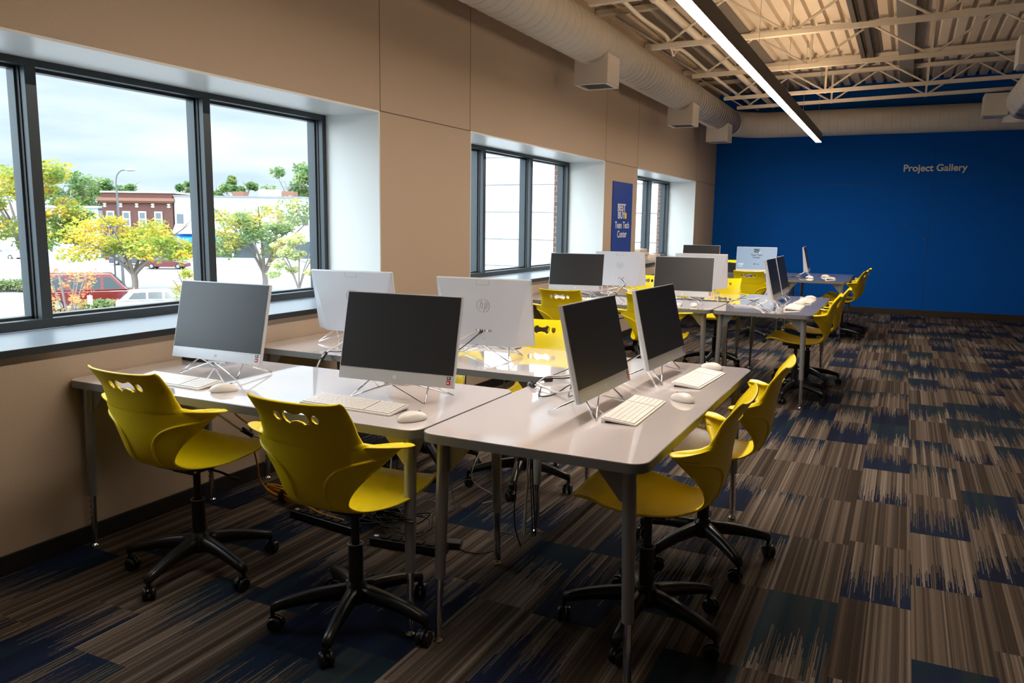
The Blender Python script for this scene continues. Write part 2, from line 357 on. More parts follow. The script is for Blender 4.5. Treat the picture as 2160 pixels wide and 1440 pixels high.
x = 1.1
while x < XR-.2:
    b.tube([(x, 14.17+.2075*cos(t), 3.08+.2075*sin(t)) for t in [2*pi*i/28 for i in range(28)]], .0026, 4, closed=True); x += .13
tag(b.build('spiral_duct', M['duct']), 'long white spiral air duct along the window wall turning along the blue wall', 'duct')
for k, (y0, y1, lab) in enumerate(((7.18, 7.46, 'square air outlet box under the duct, nearest of the three along the wall'), (10.41, 10.73, 'square air outlet box under the duct, middle of the three along the wall'), (12.62, 12.98, 'square air outlet box under the duct, last before the blue wall'))):
    yc = (y0+y1)/2; o = empty('air_outlet', (.40, yc, 2.70)); tag(o, lab, 'air vent', 'outlet boxes under the wall duct')
    e = MB(); h = .165; e.box((-h, -h, 0), (h, h, .26)); e.build('outlet_box', M['duct'], o, bevel=.004)
    e = MB()
    for (p, q) in (((-h, -h), (h, -h+.03)), ((-h, h-.03), (h, h)), ((-h, -h+.03), (-h+.03, h-.03)), ((h-.03, -h+.03), (h, h-.03))): e.box((p[0], p[1], -.012), (q[0], q[1], -.0005))
    fr = e.build('grille_frame', M['duct'], o)
    e = MB()
    for j in range(9): yy = -.125+.03*j; e.add([(-.13, yy, -.009), (.13, yy, -.009), (.13, yy+.016, -.001), (-.13, yy+.016, -.001)], [(0, 1, 2, 3)])
    e.build('louvre', M['grille'], o)
# right-hand duct hanging above the aisle
b = MB(); b.tube([(4.42, 2, 3.10), (4.42, 12.85, 3.10)]+[(4.42-.0*k, 12.85+.2*sin(radians(15*k)), 3.10-.24*(1-cos(radians(15*k)))) for k in range(1, 7)], .235, 30)
for k in range(30): b.tube([(4.42+.2355*cos(t), 2.2+.36*k, 3.10+.2355*sin(t)) for t in [2*pi*i/24 for i in range(24)]], .0028, 4, closed=True)
tag(b.build('round_duct', M['duct']), 'grey white round duct hanging at the upper right corner', 'duct')
for (x0, y0, z0, x1, y1, z1, lab) in ((3.93, 12.75, 2.93, 4.22, 13.15, 3.22, 'square air outlet box beside the end of the right hand duct'), (3.98, 9.5, 3.02, 4.2, 9.85, 3.30, 'square air outlet box high on the right hand duct at the picture edge')):
    o = empty('side_air_outlet', ((x0+x1)/2, (y0+y1)/2, z0)); tag(o, lab, 'air vent')
    e = MB(); hx, hy = (x1-x0)/2, (y1-y0)/2; e.box((-hx, -hy, 0), (hx, hy, z1-z0)); e.build('outlet_box', M['duct'], o, bevel=.004)
    e = MB(); e.box((-hx+.03, -hy+.03, -.006), (hx-.03, hy-.03, -.0005)); e.build('louvre', M['grille'], o)

# ------------------------------------------------------------------ joists, pipes
def joist(y, label, x0=.62, x1=XR-.05):
    o = empty('roof_joist', (0, y, 0)); tag(o, label, 'roof joist', 'white open web roof joists')
    zb = lambda x: 3.20+.022*(x-.8); zt = lambda x: 3.60+.022*(x-.8)
    def beam(xa, xb, z, h=.045, w=.03, sx=0):
        e = MB()
        for s_ in (-1, 1):
            ya, yb = (.008, w) if s_ > 0 else (-w, -.008)
            e.add([(xa, ya, z(xa)), (xb, ya, z(xb)), (xb, yb, z(xb)), (xa, yb, z(xa)), (xa, ya, z(xa)+h), (xb, ya, z(xb)+h), (xb, yb, z(xb)+h), (xa, yb, z(xa)+h)], [(0, 3, 2, 1), (4, 5, 6, 7), (0, 1, 5, 4), (1, 2, 6, 5), (2, 3, 7, 6), (3, 0, 4, 7)])
        return e
    beam(x0, x1, zb).build('bottom_chord', M['off_white'], o)
    beam(.01, x1, zt, .05, .045).build('top_chord', M['off_white'], o)
    e = MB(); x = x0+.12; up = True; step = .62
    e.tube([(x0+.12, 0, zb(x0)+.02), (.12, 0, zt(0)+.02)], .011, 6)
    while x < x1-step*2:
        e.tube([(x, 0, zb(x)+.02), (x+step, 0, zt(x+step)+.02)], .013, 6); e.tube([(x+step, 0, zt(x)+.02), (x+2*step, 0, zb(x+2*step)+.02)], .013, 6)
        e.box((x+step*2-.013, -.013, zb(x)+.02), (x+step*2+.013, .013, zt(x)+.03)); x += 2*step
    e.build('web', M['off_white'], o)
JO = ['nearest the camera', 'second from the camera', 'third from the camera', 'crossing above the middle of the strip light', 'last but one before the blue wall', 'nearest the blue wall']
for y, lab in zip((4.7, 6.5, 8.33, 10.08, 11.98, 12.98), JO): joist(y, 'white open web roof joist '+lab)
b = MB(); b.tube([(.93, YF+.1, 3.43), (.93, YB-.05, 3.43)], .038, 14)
for y in (5.5, 7.3, 9.2, 11.1, 12.5): b.tube([(.93, y, 3.43), (.93, y, 3.675)], .008, 6); b.tube([(.93, y-.03, 3.43), (.93, y+.03, 3.43)], .047, 14)
tag(b.build('sprinkler_pipe', M['off_white']), 'thick white pipe running through the joists beside the strip light', 'pipe')
b = MB(); b.tube(smooth([(.68, YF+.1, 3.38), (.69, 5, 3.36), (.68, 6.9, 3.40), (.69, 7.7, 3.37), (.68, 8.6, 3.39), (.66, 9.0, 3.33), (.68, 9.4, 3.38), (.68, 11, 3.36), (.68, YB-.05, 3.38)]), .02, 8)
b.tube(smooth([(.68, 8.6, 3.38), (.71, 8.75, 3.27), (.69, 8.9, 3.24), (.67, 9.05, 3.30), (.68, 9.2, 3.38)]), .012, 6)
tag(b.build('cable_conduit', M['off_white']), 'thin white cable run along the ceiling next to the wall duct', 'conduit')
b = MB(); b.box((2.86, YF+.1, 3.62), (3.04, YB-.05, 3.70)); tag(b.build('ceiling_beam', M['acoustic']), 'wide grey strip running along the underside of the roof deck', 'beam')
b = MB()
for xx in (2.42, 2.52): b.box((xx, YF+.1, 3.60), (xx+.05, 12.2, 3.67))
tag(b.build('cable_tray', mat('dark_track', (.05, .045, .04), .6)), 'pair of dark tracks under the roof deck beside the grey strip', 'cable tray')
b = MB()
for xx in (.35, .62, 1.15): b.box((xx, YF+.1, roofz(xx)-.02), (xx+.13, YB-.06, roofz(xx)-.004))
tag(b.build('acoustic_strip', mat('dark_strip', (.16, .14, .12), .8)), 'dark grey insulation strips in the roof deck near the window wall', 'insulation strip')

# strip light
pend = []
for x0, y0, x1, y1, lab in ((1.96, 1.35, 1.885, 12.55, 'long dark linear pendant light with a glowing white underside'),):
  o = empty('linear_pendant_light', (0, 0, 2.62)); tag(o, lab, 'pendant light')
  def strip(xa, xb, z0, z1, off0, off1):
      e = MB(); v = []
      for z in (z0, z1): v += [(xa+off0, y0, z), (xa+off1, y0, z), (xb+off1, y1, z), (xb+off0, y1, z)]
      e.add(v, [(0, 3, 2, 1), (4, 5, 6, 7), (0, 1, 5, 4), (1, 2, 6, 5), (2, 3, 7, 6), (3, 0, 4, 7)]); return e
  strip(x0, x1, .004, .125, -.037, .042).build('housing', M['fixture'], o)
  strip(x0, x1, .0, .0035, -.034, .034).build('diffuser', M['lens'], o)
  strip(x0, x1, .1255, .128, -.03, .03).build('uplight_diffuser', M['uplens'], o)
  for k, yy in enumerate([v for v in (-2, .5, 3.5, 5.5, 7.0, 8.9, 10.4, 12.3) if v < y1]):
      xx = x0+(x1-x0)*(yy-y0)/(y1-y0); e = MB()
      e.tube([(xx, yy, .125), (xx, yy, .95)], .002, 5); e.tube([(xx, yy, .90), (xx, yy, .98)], .007, 6); e.tube([(xx, yy, .13), (xx, yy, .19)], .005, 6)
      e.build('suspension_cable', M['chrome'], o)

# ------------------------------------------------------------------ signs on walls
o = empty('project_gallery_sign', (3.45, YB-.012, 2.36)); tag(o, 'white raised lettering reading Project Gallery on the blue wall', 'sign')
T = Matrix.Rotation(radians(90), 4, 'X')
t = text('lettering', 'Project Gallery', .148, M['sign_white'], o, T, bold=.0035, ext=.006); w = max(v.co.x for v in t.data.vertices)-min(v.co.x for v in t.data.vertices)
t.scale = (.90/w, 1, 1); t.location = (0, 0, -.045)
# banner on the pillar
o = empty('wall_banner', (.004, 9.39, .95)); tag(o, 'tall blue banner reading BEST BUY Teen Tech Center on the pillar between the windows', 'banner')
b = MB(); b.box((0, -.37, 0), (.006, .37, .963)); b.build('banner_panel', M['banner'], o)
TB = Matrix(((0, 0, 1, 0), (1, 0, 0, 0), (0, 1, 0, 0), (0, 0, 0, 1)))
def fit(t, w):
    xs = [v.co.y for v in t.data.vertices]; s_ = w/(max(xs)-min(xs)); t.data.transform(Matrix.Diagonal((1, s_, 1, 1)))
t = text('lettering', 'BEST\nBUY', .115, M['sign_white'], o, TB, bold=.0035, line=.80); t.location = (.007, -.04, .625); fit(t, .30)
b = MB(); b.add([(.0066, .09, .53), (.0066, .16, .53), (.0066, .16, .60), (.0066, .105, .60), (.0066, .09, .585)], [(0, 1, 2, 3, 4)]); b.build('price_tag_mark', M['tag_yellow'], o)
t = text('lettering', 'Teen Tech\nCenter', .115, M['sign_white'], o, TB, bold=.0015, line=.95); t.location = (.007, 0, .415); fit(t, .54)
for (x, z, lab) in ((3.11, 1.443, 'small metal hook on the blue wall, upper left of the two'), (3.387, 1.235, 'small metal hook on the blue wall, lower right of the two')):
    b = MB(); b.lathe([(.012, 0), (.016, .004), (.008, .012), (.012, .02)], 12, T=Matrix.Translation((x, YB, z)) @ Matrix.Rotation(radians(90), 4, 'X')); tag(b.build('wall_hook', M['chrome']), lab, 'hook')

# ------------------------------------------------------------------ tables
def make_table(L, Wd, corner_r=.055):
    o = empty('computer_table'); b = MB()
    P = rrect(-L/2, -Wd/2, L/2, Wd/2, corner_r)
    b.prism(P, .710, .7385, 1, 1, smooth_side=True); b.prism(rrect(-L/2+.002, -Wd/2+.002, L/2-.002, Wd/2-.002, corner_r-.002), .7386, .740, 0, 1)
    b.build('tabletop', [M['table_top'], M['table_edge']], o)
    for sx in (-1, 1):
        for sy in (-1, 1):
            lx, ly = sx*(L/2-.062), sy*(Wd/2-.062); fx, fy = sx*(L/2-.055), sy*(Wd/2-.045)
            def at(z): t = 1-z/.71; return (lx+(fx-lx)*t, ly+(fy-ly)*t, z)
            e = MB(); e.tube([at(.708), at(.23)], [.0225, .0185], 16)
            lg = e.build('leg', M['leg'], o)
            e = MB(); e.tube([at(.235), at(.02)], .0135, 14)
            for k in range(7):
                c = at(.05+.026*k); e.box((c[0]-.003, c[1]-.0138, c[2]), (c[0]+.003, c[1]+.0138, c[2]+.006), 1)
            e.build('leg_extension', [M['chrome'], M['hole']], lg)
            e = MB(); c = at(0); e.lathe([(.017, 0), (.019, .004), (.017, .010), (.008, .014), (.008, .024)], 14, T=Matrix.Translation((c[0], c[1], 0))); e.build('glide', M['chrome'], lg)
            e = MB(); q = at(.70)
            for dx, dy in ((-sx, 0), (0, -sy)):
                n = Vector((dy, dx, 0))*.0015; p = [Vector((q[0]+dx*.02, q[1]+dy*.02, .708)), Vector((q[0]+dx*.115, q[1]+dy*.115, .708)), Vector((q[0]+dx*.10, q[1]+dy*.10, .690)), Vector((q[0]+dx*.03, q[1]+dy*.03, .605)), Vector((q[0]+dx*.02, q[1]+dy*.02, .60))]
                e.add([v-n for v in p]+[v+n for v in p], [(4, 3, 2, 1, 0), (5, 6, 7, 8, 9)]+[(i, (i+1) % 5, 5+(i+1) % 5, 5+i) for i in range(5)])
            e.build('bracket', M['leg'], lg)
    return o
tabA = make_table(1.74, .75); tabB = make_table(1.76, .76)
tables = [(tabA, (.876, 2.497, 0), 0, 'white table against the window wall in the foreground holding two dark screens facing the camera'),
 (tabB, (2.132, 3.003, 0), pi/2, 'nearest end table with its long side on the aisle, foreground right of centre'),
 (tabA, (.876, 3.55, 0), 0, 'white table behind the foreground one, holding two monitors seen from the back'),
 (tabA, (.886, 6.80, 0), 0, 'white table of the middle cluster holding two dark screens facing the camera'),
 (tabA, (.886, 7.69, 0), 0, 'white table of the middle cluster with two monitor backs, behind the dark screens'),
 (tabB, (2.145, 7.32, 0), pi/2, 'end table of the middle cluster with two blue reflecting screens seen nearly edge on'),
 (tabA, (.88, 11.09, 0), 0, 'white table of the far cluster holding the lit blue screen'),
 (tabA, (.88, 11.98, 0), 0, 'furthest white table against the window wall, behind the lit blue screen'),
 (tabB, (2.125, 11.60, 0), pi/2, 'end table near the blue wall with one computer seen from the side')]
done = set()
for src, loc, rz, lab in tables:
    o = src if src.name not in done else copy_tree(src)
    if src is o: done.add(src.name)
    o.location = loc; o.rotation_euler = (0, 0, rz); tag(o, lab, 'table', 'white computer tables')

# ------------------------------------------------------------------ chair
CR = [  # y, z, w, s, r  (centre line y,z ; edge x ; edge forward ; edge rise)
 (.238, .496, .200, -.045, .030), (.212, .506, .225, -.030, .028), (.15, .505, .236, -.012, .026), (.08, .492, .230, 0, .018), (-.02, .480, .208, .0, .012), (-.10, .474, .172, .0, .012), (-.17, .480, .138, .004, .012),
 (-.222, .502, .118, .012, .012), (-.250, .535, .122, .026, .004), (-.266, .575, .142, .046, .0), (-.275, .615, .175, .072, .0), (-.280, .650, .218, .100, .008), (-.284, .680, .252, .128, .016), (-.287, .702, .276, .150, .020),
 (-.289, .716, .272, .145, .012), (-.291, .723, .212, .078, .006), (-.294, .738, .188, .056, .0), (-.300, .770, .182, .044, .0), (-.312, .806, .179, .038, .004), (-.330, .838, .179, .030, .008), (-.344, .860, .178, .024, .012), (-.352, .870, .170, .020, .012)]
CR = [(y+.018*min(1, max(0, -y/.25)), z, w, s, r) for y, z, w, s, r in CR]
def S_(u, v):
    v = max(0, min(len(CR)-1, v)); i = min(int(v), len(CR)-2); t = v-i
    def cr_(k):
        a, b_, c, d = CR[max(i-1, 0)][k], CR[i][k], CR[i+1][k], CR[min(i+2, len(CR)-1)][k]
        if 12 <= i <= 16: return b_+(c-b_)*t
        return .5*((2*b_)+(c-a)*t+(2*a-5*b_+4*c-d)*t*t+(3*b_-a-3*c+d)*t**3)
    y, z, w, s, r = (cr_(k) for k in range(5)); a = abs(u)
    return Vector((w*sin(u*pi/2)/1.0, y+s*(1-cos(a*pi/2)), z+r*a*a))
def make_chair():
    o = empty('swivel_chair'); b = MB(); NU, K = 32, 4; NV = (len(CR)-1)*K
    vs = [S_(-1+2*i/NU, j/K) for j in range(NV+1) for i in range(NU+1)]
    b.add(vs, [(j*(NU+1)+i, j*(NU+1)+i+1, (j+1)*(NU+1)+i+1, (j+1)*(NU+1)+i) for j in range(NV) for i in range(NU)], 0, True)
    sh = b.build('seat_shell', M['yellow'], o)
    so = sh.modifiers.new('s', 'SOLIDIFY'); so.thickness = .0075; so.offset = 0
    # cut-outs near the top of the back
    c = MB()
    def cut(poly):
        n = len(poly); v = [(x, -.45, z) for x, z in poly]+[(x, -.20, z) for x, z in poly]
        c.add(v, [tuple(range(n)), tuple(range(2*n-1, n-1, -1))]+[(i, n+i, n+(i+1) % n, (i+1) % n) for i in range(n)])
    zc = .818
    for sx in (-1, 1): cut([(sx*.072+.013*cos(a), zc+.0150*sin(a)) for a in [2*pi*k/16 for k in range(16)]])
    top = []; N_ = 40
    for k in range(N_):
        a = 2*pi*k/N_; x = .048*cos(a); h = .011+.0115*abs(cos(a))**1.2 if abs(cos(a)) < .8 else .0225
        top.append((x+.0*a, zc+(h if abs(x) < .026 else .0225*sqrt(max(0, 1-((abs(x)-.0255)/.0225)**2)))*(1 if sin(a) >= 0 else -1)))
    cut(top)
    cu = c.build('cutter', M['yellow']); bo = sh.modifiers.new('b', 'BOOLEAN'); bo.operation = 'DIFFERENCE'; bo.object = cu; bo.solver = 'EXACT'
    dg = bpy.context.evaluated_depsgraph_get(); me = bpy.data.meshes.new_from_object(sh.evaluated_get(dg)); sh.modifiers.clear(); sh.data = me; bpy.data.objects.remove(cu, do_unlink=True)
    # arm pads + ribs joined as parts
    for sx in (-1, 1):
        e = MB(); n = 14; I = []; O = []
        for k in range(n+1):
            t = k/n; p = S_(sx*(.55+.45*t), 14.4-.4*t); q = S_(sx*1.0, 15.4)
            I.append(p+Vector((0, 0, .004))); wd = .012+.052*min(1, t*1.5)*(1 if t < .85 else sqrt(max(0, 1-((t-.85)/.155)**2)))
            O.append(p+Vector((sx*wd, .004*t, .012-.006*t)))
        vs = I+O+[p-Vector((0, 0, .008)) for p in O]+[p-Vector((0, 0, .012)) for p in I]; m_ = n+1; fs = []
        for k in range(n):
            for r_ in range(4): a0 = r_*m_; b0 = ((r_+1) % 4)*m_; fs.append((a0+k, a0+k+1, b0+k+1, b0+k))
        fs += [(0, m_, 2*m_, 3*m_), (n, 3*m_+n, 2*m_+n, m_+n)]
        e.add(vs, fs, 0, True); ap = e.build('armrest', M['yellow'], o); sb = ap.modifiers.new('s', 'SUBSURF'); sb.levels = sb.render_levels = 1
        e = MB(); uv = [(.96, 12.2), (.80, 12.1), (.60, 11.85), (.43, 11.4), (.32, 10.6), (.28, 9.6), (.30, 8.5), (.33, 7.3)]
        pts = []
        for u, v in uv:
            p = S_(sx*u, v); du = S_(sx*u+.01, v)-S_(sx*u-.01, v); dv = S_(sx*u, v+.05)-S_(sx*u, v-.05); nn = du.cross(dv).normalized(); 
            if nn.y > 0: nn = -nn
            pts.append(p+nn*.0045)
        e.tube(smooth(pts, 5), .0055, 8); e.build('rib', M['yellow'], o)
    # under-seat plate, mechanism, lever
    e = MB(); e.box((-.085, -.12, .452), (.085, .10, .468)); e.box((-.055, -.07, .425), (.055, .06, .453)); e.box((-.11, -.095, .455), (.11, -.075, .464))
    e.build('seat_plate', M['black'], o, bevel=.004)
    e = MB()
    for sx in (-1, 1): e.ellip((sx*.105, -.10, .455), (.007, .007, .007), 8, 6)
    e.build('bolt', M['chrome'], o)
    e = MB(); e.tube([(.05, .0, .437), (.13, .0, .432), (.18, .0, .424)], .005, 8); e.ellip((.205, 0, .418), (.035, .014, .006), 12, 6); e.build('height_lever', M['black'], o)
    e = MB(); e.tube([(0, 0, .30), (0, 0, .43)], .0145, 14); e.tube([(0, 0, .09), (0, 0, .30)], .0255, 18); e.build('gas_column', M['black'], o)
    e = MB(); e.tube([(.0265*cos(t), .0265*sin(t), .301) for t in [2*pi*i/20 for i in range(20)]], .002, 6, closed=True); e.build('column_ring', M['leg'], o)
    # five-arm base
    e = MB(); e.lathe([(.034, .085), (.046, .10), (.048, .135), (.034, .155), (.028, .165)], 20)
    tips = []
    for k in range(5):
        a = radians(90+72*k); d = Vector((cos(a), sin(a), 0)); n_ = Vector((-sin(a), cos(a), 0)); secs = []
        for t in [i/8 for i in range(9)]:
            r = .03+.262*t; zt = .150-.012*t-.040*t*t; h = .050-.020*t; w = .024-.008*t; 
            secs.append([d*r+n_*w*.75+Vector((0, 0, zt)), d*r-n_*w*.75+Vector((0, 0, zt)), d*r-n_*w+Vector((0, 0, zt-h*.5)), d*r-n_*w*.8+Vector((0, 0, zt-h)), d*r+n_*w*.8+Vector((0, 0, zt-h)), d*r+n_*w+Vector((0, 0, zt-h*.5))])
        vs = [p for s in secs for p in s]; fs = [(i*6+j, i*6+(j+1) % 6, (i+1)*6+(j+1) % 6, (i+1)*6+j) for i in range(8) for j in range(6)]+[tuple(range(5, -1, -1)), tuple(8*6+j for j in range(6))]
        e.add(vs, fs, 0, True); tips.append(d*.287)
    e.build('base', M['black'], o)
    for k, p in enumerate(tips):
        e = MB(); T = Matrix.Translation(p) @ Matrix.Rotation(radians(40+131*k), 4, 'Z')
        for sx in (-1, 1): e.lathe([(.022, -.008), (.0255, -.006), (.0255, .006), (.020, .009)], 18, T=T @ Matrix.Translation((sx*.0145, .012, .0256)) @ Matrix.Rotation(radians(90), 4, 'Y'))
        hood = [(-.007, .012+.031*cos(a), .0256+.031*sin(a)) for a in [radians(20+16*i) for i in range(9)]]; 
        vs = hood+[(.007, y, z) for _, y, z in hood]; e.add(vs, [(i, i+1, 10+i, 9+i) for i in range(8)]+[tuple(range(9)), tuple(range(17, 8, -1))], 0, True, T)
        e.tube([(0, 0, .03), (0, 0, .085)], .008, 8, T=T); e.build('caster', M['black'], o)
    return o
chair = make_chair()
PI2 = pi/2
chairs = [((.65, 2.21), 0, 'yellow swivel chair nearest the window wall in the foreground, back to the camera', 'at the foreground table'),
 ((1.48, 2.145), .04, 'yellow swivel chair in the foreground, its whole back in front of the central dark screen', 'f'),
 ((2.395, 2.60), PI2+.05, 'nearest yellow swivel chair on the aisle side of the foreground end table', 'f'),
 ((2.43, 3.33), PI2+.04, 'second yellow swivel chair on the aisle side of the foreground end table', 'f'),
 ((1.33, 3.80), pi+.06, 'bright yellow swivel chair facing the camera, right of the back facing monitor', 'f'),
 ((.72, 3.83), pi-.1, 'yellow swivel chair hidden behind the left back facing monitor, only its wheels showing', 'f'),
 ((.585, 6.36), .04, 'yellow swivel chair left of the middle cluster, back to the camera with cut-outs visible', 'f'),
 ((1.34, 6.36), .03, 'yellow swivel chair partly hidden behind the second aisle screen of the foreground end table', 'f'),
 ((.64, 8.06), pi, 'yellow swivel chair facing the camera, behind the left monitor back of the middle cluster', 'f'),
 ((1.46, 8.10), pi, 'yellow swivel chair facing the camera, behind the right monitor back of the middle cluster', 'f'),
 ((2.38, 6.86), PI2+.04, 'nearer yellow swivel chair on the aisle side of the middle end table', 'f'),
 ((2.40, 7.62), PI2+.03, 'further yellow swivel chair on the aisle side of the middle end table', 'f'),
 ((1.45, 10.23), 0, 'yellow swivel chair in front of the lit blue screen, back to the camera', 'f'),
 ((2.40, 10.95), PI2-.05, 'nearer yellow swivel chair on the aisle side of the far end table', 'f'),
 ((2.42, 11.55), PI2+.0, 'further yellow swivel chair on the aisle side of the far end table', 'f'),
 ((.60, 12.70), pi, 'yellow swivel chair behind the furthest table, only a corner of its back showing', 'f')]
for i, (p, rz, lab, _) in enumerate(chairs):
    o = chair if i == 0 else copy_tree(chair)
    o.location = (p[0], p[1], 0); o.rotation_euler = (0, 0, rz); tag(o, lab, 'chair', 'yellow swivel chairs')
    for ch in kids(o):
        if ch.name.startswith('base') or ch.name.startswith('caster'): ch.rotation_euler = (0, 0, radians([-28, -18, 34, 7, -19, 10, 44, 10, 60, 33, 25, 5, 15, 47, 62, 0][i])-rz)

# ------------------------------------------------------------------ monitors
MW, MH, TILT, ZB = .503, .342, .228, .069
def hp_mark(parent, T, r, mt, name='logo'):
    b = MB(); b.tube([(r*cos(a), r*sin(a), 0) for a in [radians(112+11*k) for k in range(14)]], r*.035, 5, T=T); b.tube([(r*cos(a), r*sin(a), 0) for a in [radians(-68+11*k) for k in range(14)]], r*.035, 5, T=T)
    for pts in (((-.15, 1.05), (-.55, -.45)), ((-.36, .25), (-.12, .40), (-.05, .30), (-.22, -.45)), ((.40, .40), (.02, -1.05)), ((.40, .40), (.68, .38), (.66, .1), (.48, -.35), (.22, -.38))):
        b.tube([(x*r, y*r, 0) for x, y in pts], r*.04, 5, T=T)
    return b.build(name, mt, parent)
def make_monitor(lit=False):
    o = empty('all_in_one_computer')
    # frame of the tilted panel: X right, Z' up the panel, Y' backwards
    TT = Matrix.Translation((0, 0, ZB)) @ Matrix.Rotation(-TILT, 4, 'X')
    b = MB(); h = MW/2; th = .016
    b.box((-h, 0, 0), (h, th, MH), T=TT)
    # rear housing: trapezoid, thicker towards the bottom
    zt, zb = MH-.002, .004; ht, hb = h-.004, h-.088; y1t, y1b = th+.002, th+.048
    v = [(-ht, th, zt), (ht, th, zt), (h-.004, th, zb), (-h+.004, th, zb), (-ht+.002, y1t, zt), (ht-.002, y1t, zt), (hb, y1b, zb), (-hb, y1b, zb)]
    b.add(v, [(4, 7, 6, 5), (0, 4, 5, 1), (1, 5, 6, 2), (3, 7, 4, 0), (2, 6, 7, 3)], T=TT)
    b.build('housing', M['silver'], o, bevel=.0015)
    b = MB(); b.box((-h+.004, -.0012, .047), (h-.004, -.0001, MH-.004), T=TT); sc = b.build('screen', M['lit_screen'] if lit else M['screen'], o)
    if lit: sc['label'] = 'lit blue screen with logo text'
    b = MB(); b.lathe([(.0075, 0), (.0075, .0008)], 16, T=TT @ Matrix.Translation((0, 0, .022)) @ Matrix.Rotation(radians(90), 4, 'X')); lg = b.build('front_logo', M['screen_mark'], o)
    hp_mark(o, TT @ Matrix.Translation((0, -.001, .022)) @ Matrix.Rotation(radians(90), 4, 'X'), .0062, M['silver_dark'], 'front_logo_mark')
    b = MB(); b.box((h-.029, -.0006, .031), (h-.0125, -.0001, .043), T=TT); b.box((h-.029, -.0006, .012), (h-.0125, -.0001, .028), 1, T=TT)
    b.box((h-.026, -.0009, .035), (h-.016, -.0006, .037), 2, T=TT); b.box((h-.026, -.0009, .039), (h-.018, -.0006, .041), 2, T=TT); b.box((h-.026, -.0009, .017), (h-.019, -.0006, .022), 2, T=TT)
    b.build('sticker', [M['ink'], M['sticker_red'], M['screen_mark']], o)
    # back details lie on the sloping rear face
    ang = math.atan2(y1b-y1t, zt-zb)
    TB_ = TT @ Matrix.Translation((0, y1b, zb)) @ Matrix.Rotation(ang, 4, 'X') @ Matrix.Rotation(pi, 4, 'Z') @ Matrix.Rotation(radians(90), 4, 'X')   # local x left-right as seen from behind, y up
    b = MB()
    for (p0, p1) in (((-.035, .335), (-.035, .310)), ((-.035, .310), (.035, .310)), ((.035, .310), (.035, .335))): b.tube([(*p0, 0), (*p1, 0)], .0007, 4, T=TB_)
    b.build('camera_door_outline', M['silver_dark'], o)
    hp_mark(o, TB_ @ Matrix.Translation((0, .205, .0003)), .034, M['silver_dark'], 'back_logo')
    b = MB()
    for k, (x, w_) in enumerate(((-.040, .0025), (-.030, .006), (-.018, .004), (-.006, .004), (.006, .004), (.018, .006), (.030, .004), (.040, .0035))): b.box((x-w_/2, .072, -.0015), (x+w_/2, .084, .0008), 1 if k in (1, 5) else 0, T=TB_)
    b.box((-.003, .035, -.001), (.001, .038, .0008), T=TB_); b.box((-.047, .032, -.0014), (.047, .088, .0003), 2, T=TB_)
    b.build('port_row', [M['ink'], M['screen_mark'], M['silver']], o)
    b = MB(); b.box((-.222, .032, -.02), (-.214, .044, .0), T=TB_); 
    # wire stand
    P = [(-.178, -.03, .004), (-.03, .022, .060), (.148, -.025, .004), (.128, .040, .066), (.172, .165, .004), (.02, .050, .066), (-.168, .165, .004), (-.128, .040, .066)]
    b = MB(); b.tube([Vector(a).lerp(Vector(P[(i+1) % 8]), t) for i, a in enumerate(P) for t in (.03, .5, .97)], .0032, 8, closed=True)
    b.box((-.05, .01, .058), (.05, .06, .0685)); b.build('wire_stand', M['chrome'], o)
    return o
mon = make_monitor()
mons = [((.485, 2.481), .021, 'dark screen computer on the foreground table nearest the window'),
 ((1.425, 2.466), .05, 'large dark screen computer on the foreground table in the centre of the photo'),
 ((2.187, 2.725), 1.542, 'nearer of two aisle facing dark screens on the foreground end table'),
 ((2.22, 3.451), 1.516, 'further of two aisle facing dark screens on the foreground end table'),
 ((.383, 3.644), 3.277, 'silver computer back near the window, partly hidden by the central dark screen'),
 ((1.244, 3.579), 3.26, 'silver computer back with round logo and cables, right of the central dark screen'),
 ((.428, 6.83), .17, 'dark screen computer left in the middle cluster, below the second window'),
 ((.558, 7.771), 3.226, 'silver computer back in front of the blue pillar banner'),
 ((1.433, 6.79), .12, 'greenish dark screen computer right in the middle cluster'),
 ((1.348, 7.884), 3.197, 'pale computer back just right of and behind the greenish screen'),
 ((.599, 11.069), .112, 'furthest dark screen, only its top edge showing by the corner'),
 ((2.191, 7.05), 1.573, 'nearer narrow blue reflecting screen on the middle end table'),
 ((2.178, 7.68), 1.578, 'further narrow blue reflecting screen on the middle end table'),
 ((1.97, 11.62), 1.62, 'computer seen exactly from the side on the far end table')]
for i, (p, rz, lab) in enumerate(mons):
    o = mon if i == 0 else copy_tree(mon)
    o.location = (p[0], p[1], .7405); o.rotation_euler = (0, 0, rz); tag(o, lab, 'computer', 'silver all-in-one computers')
lit = make_monitor(True); lit.location = (1.396, 10.75, .7405); lit.rotation_euler = (0, 0, .12); tag(lit, 'computer with lit pale blue screen reading BEST BUY Teen Tech Center', 'computer')
TT = Matrix.Translation((0, 0, ZB)) @ Matrix.Rotation(-TILT, 4, 'X') @ Matrix.Translation((0, -.0022, 0)) @ Matrix.Rotation(radians(90), 4, 'X')
for s_, size, x, z, mt, al, bd in (('BEST\nBUY', .034, 0, .292, 'lit_ink', 'CENTER', .0022), ('Teen Tech\nCenter', .032, 0, .225, 'lit_ink', 'CENTER', .0006), ('17:37', .030, -.225, .10, 'lit_text', 'LEFT', 0), ('Tue, Sep 21', .012, -.225, .078, 'lit_text', 'LEFT', 0)):
    text('screen_text', s_, size, M[mt], lit, TT @ Matrix.Translation((x, z, 0)), bold=bd, ext=.0002, align=al, line=.8 if 'BEST' in s_ else 1)
b = MB(); b.box((.030, .262, 0), (.045, .275, .0004), 0, T=TT); b.build('screen_tag_mark', M['tag_lit'], lit)
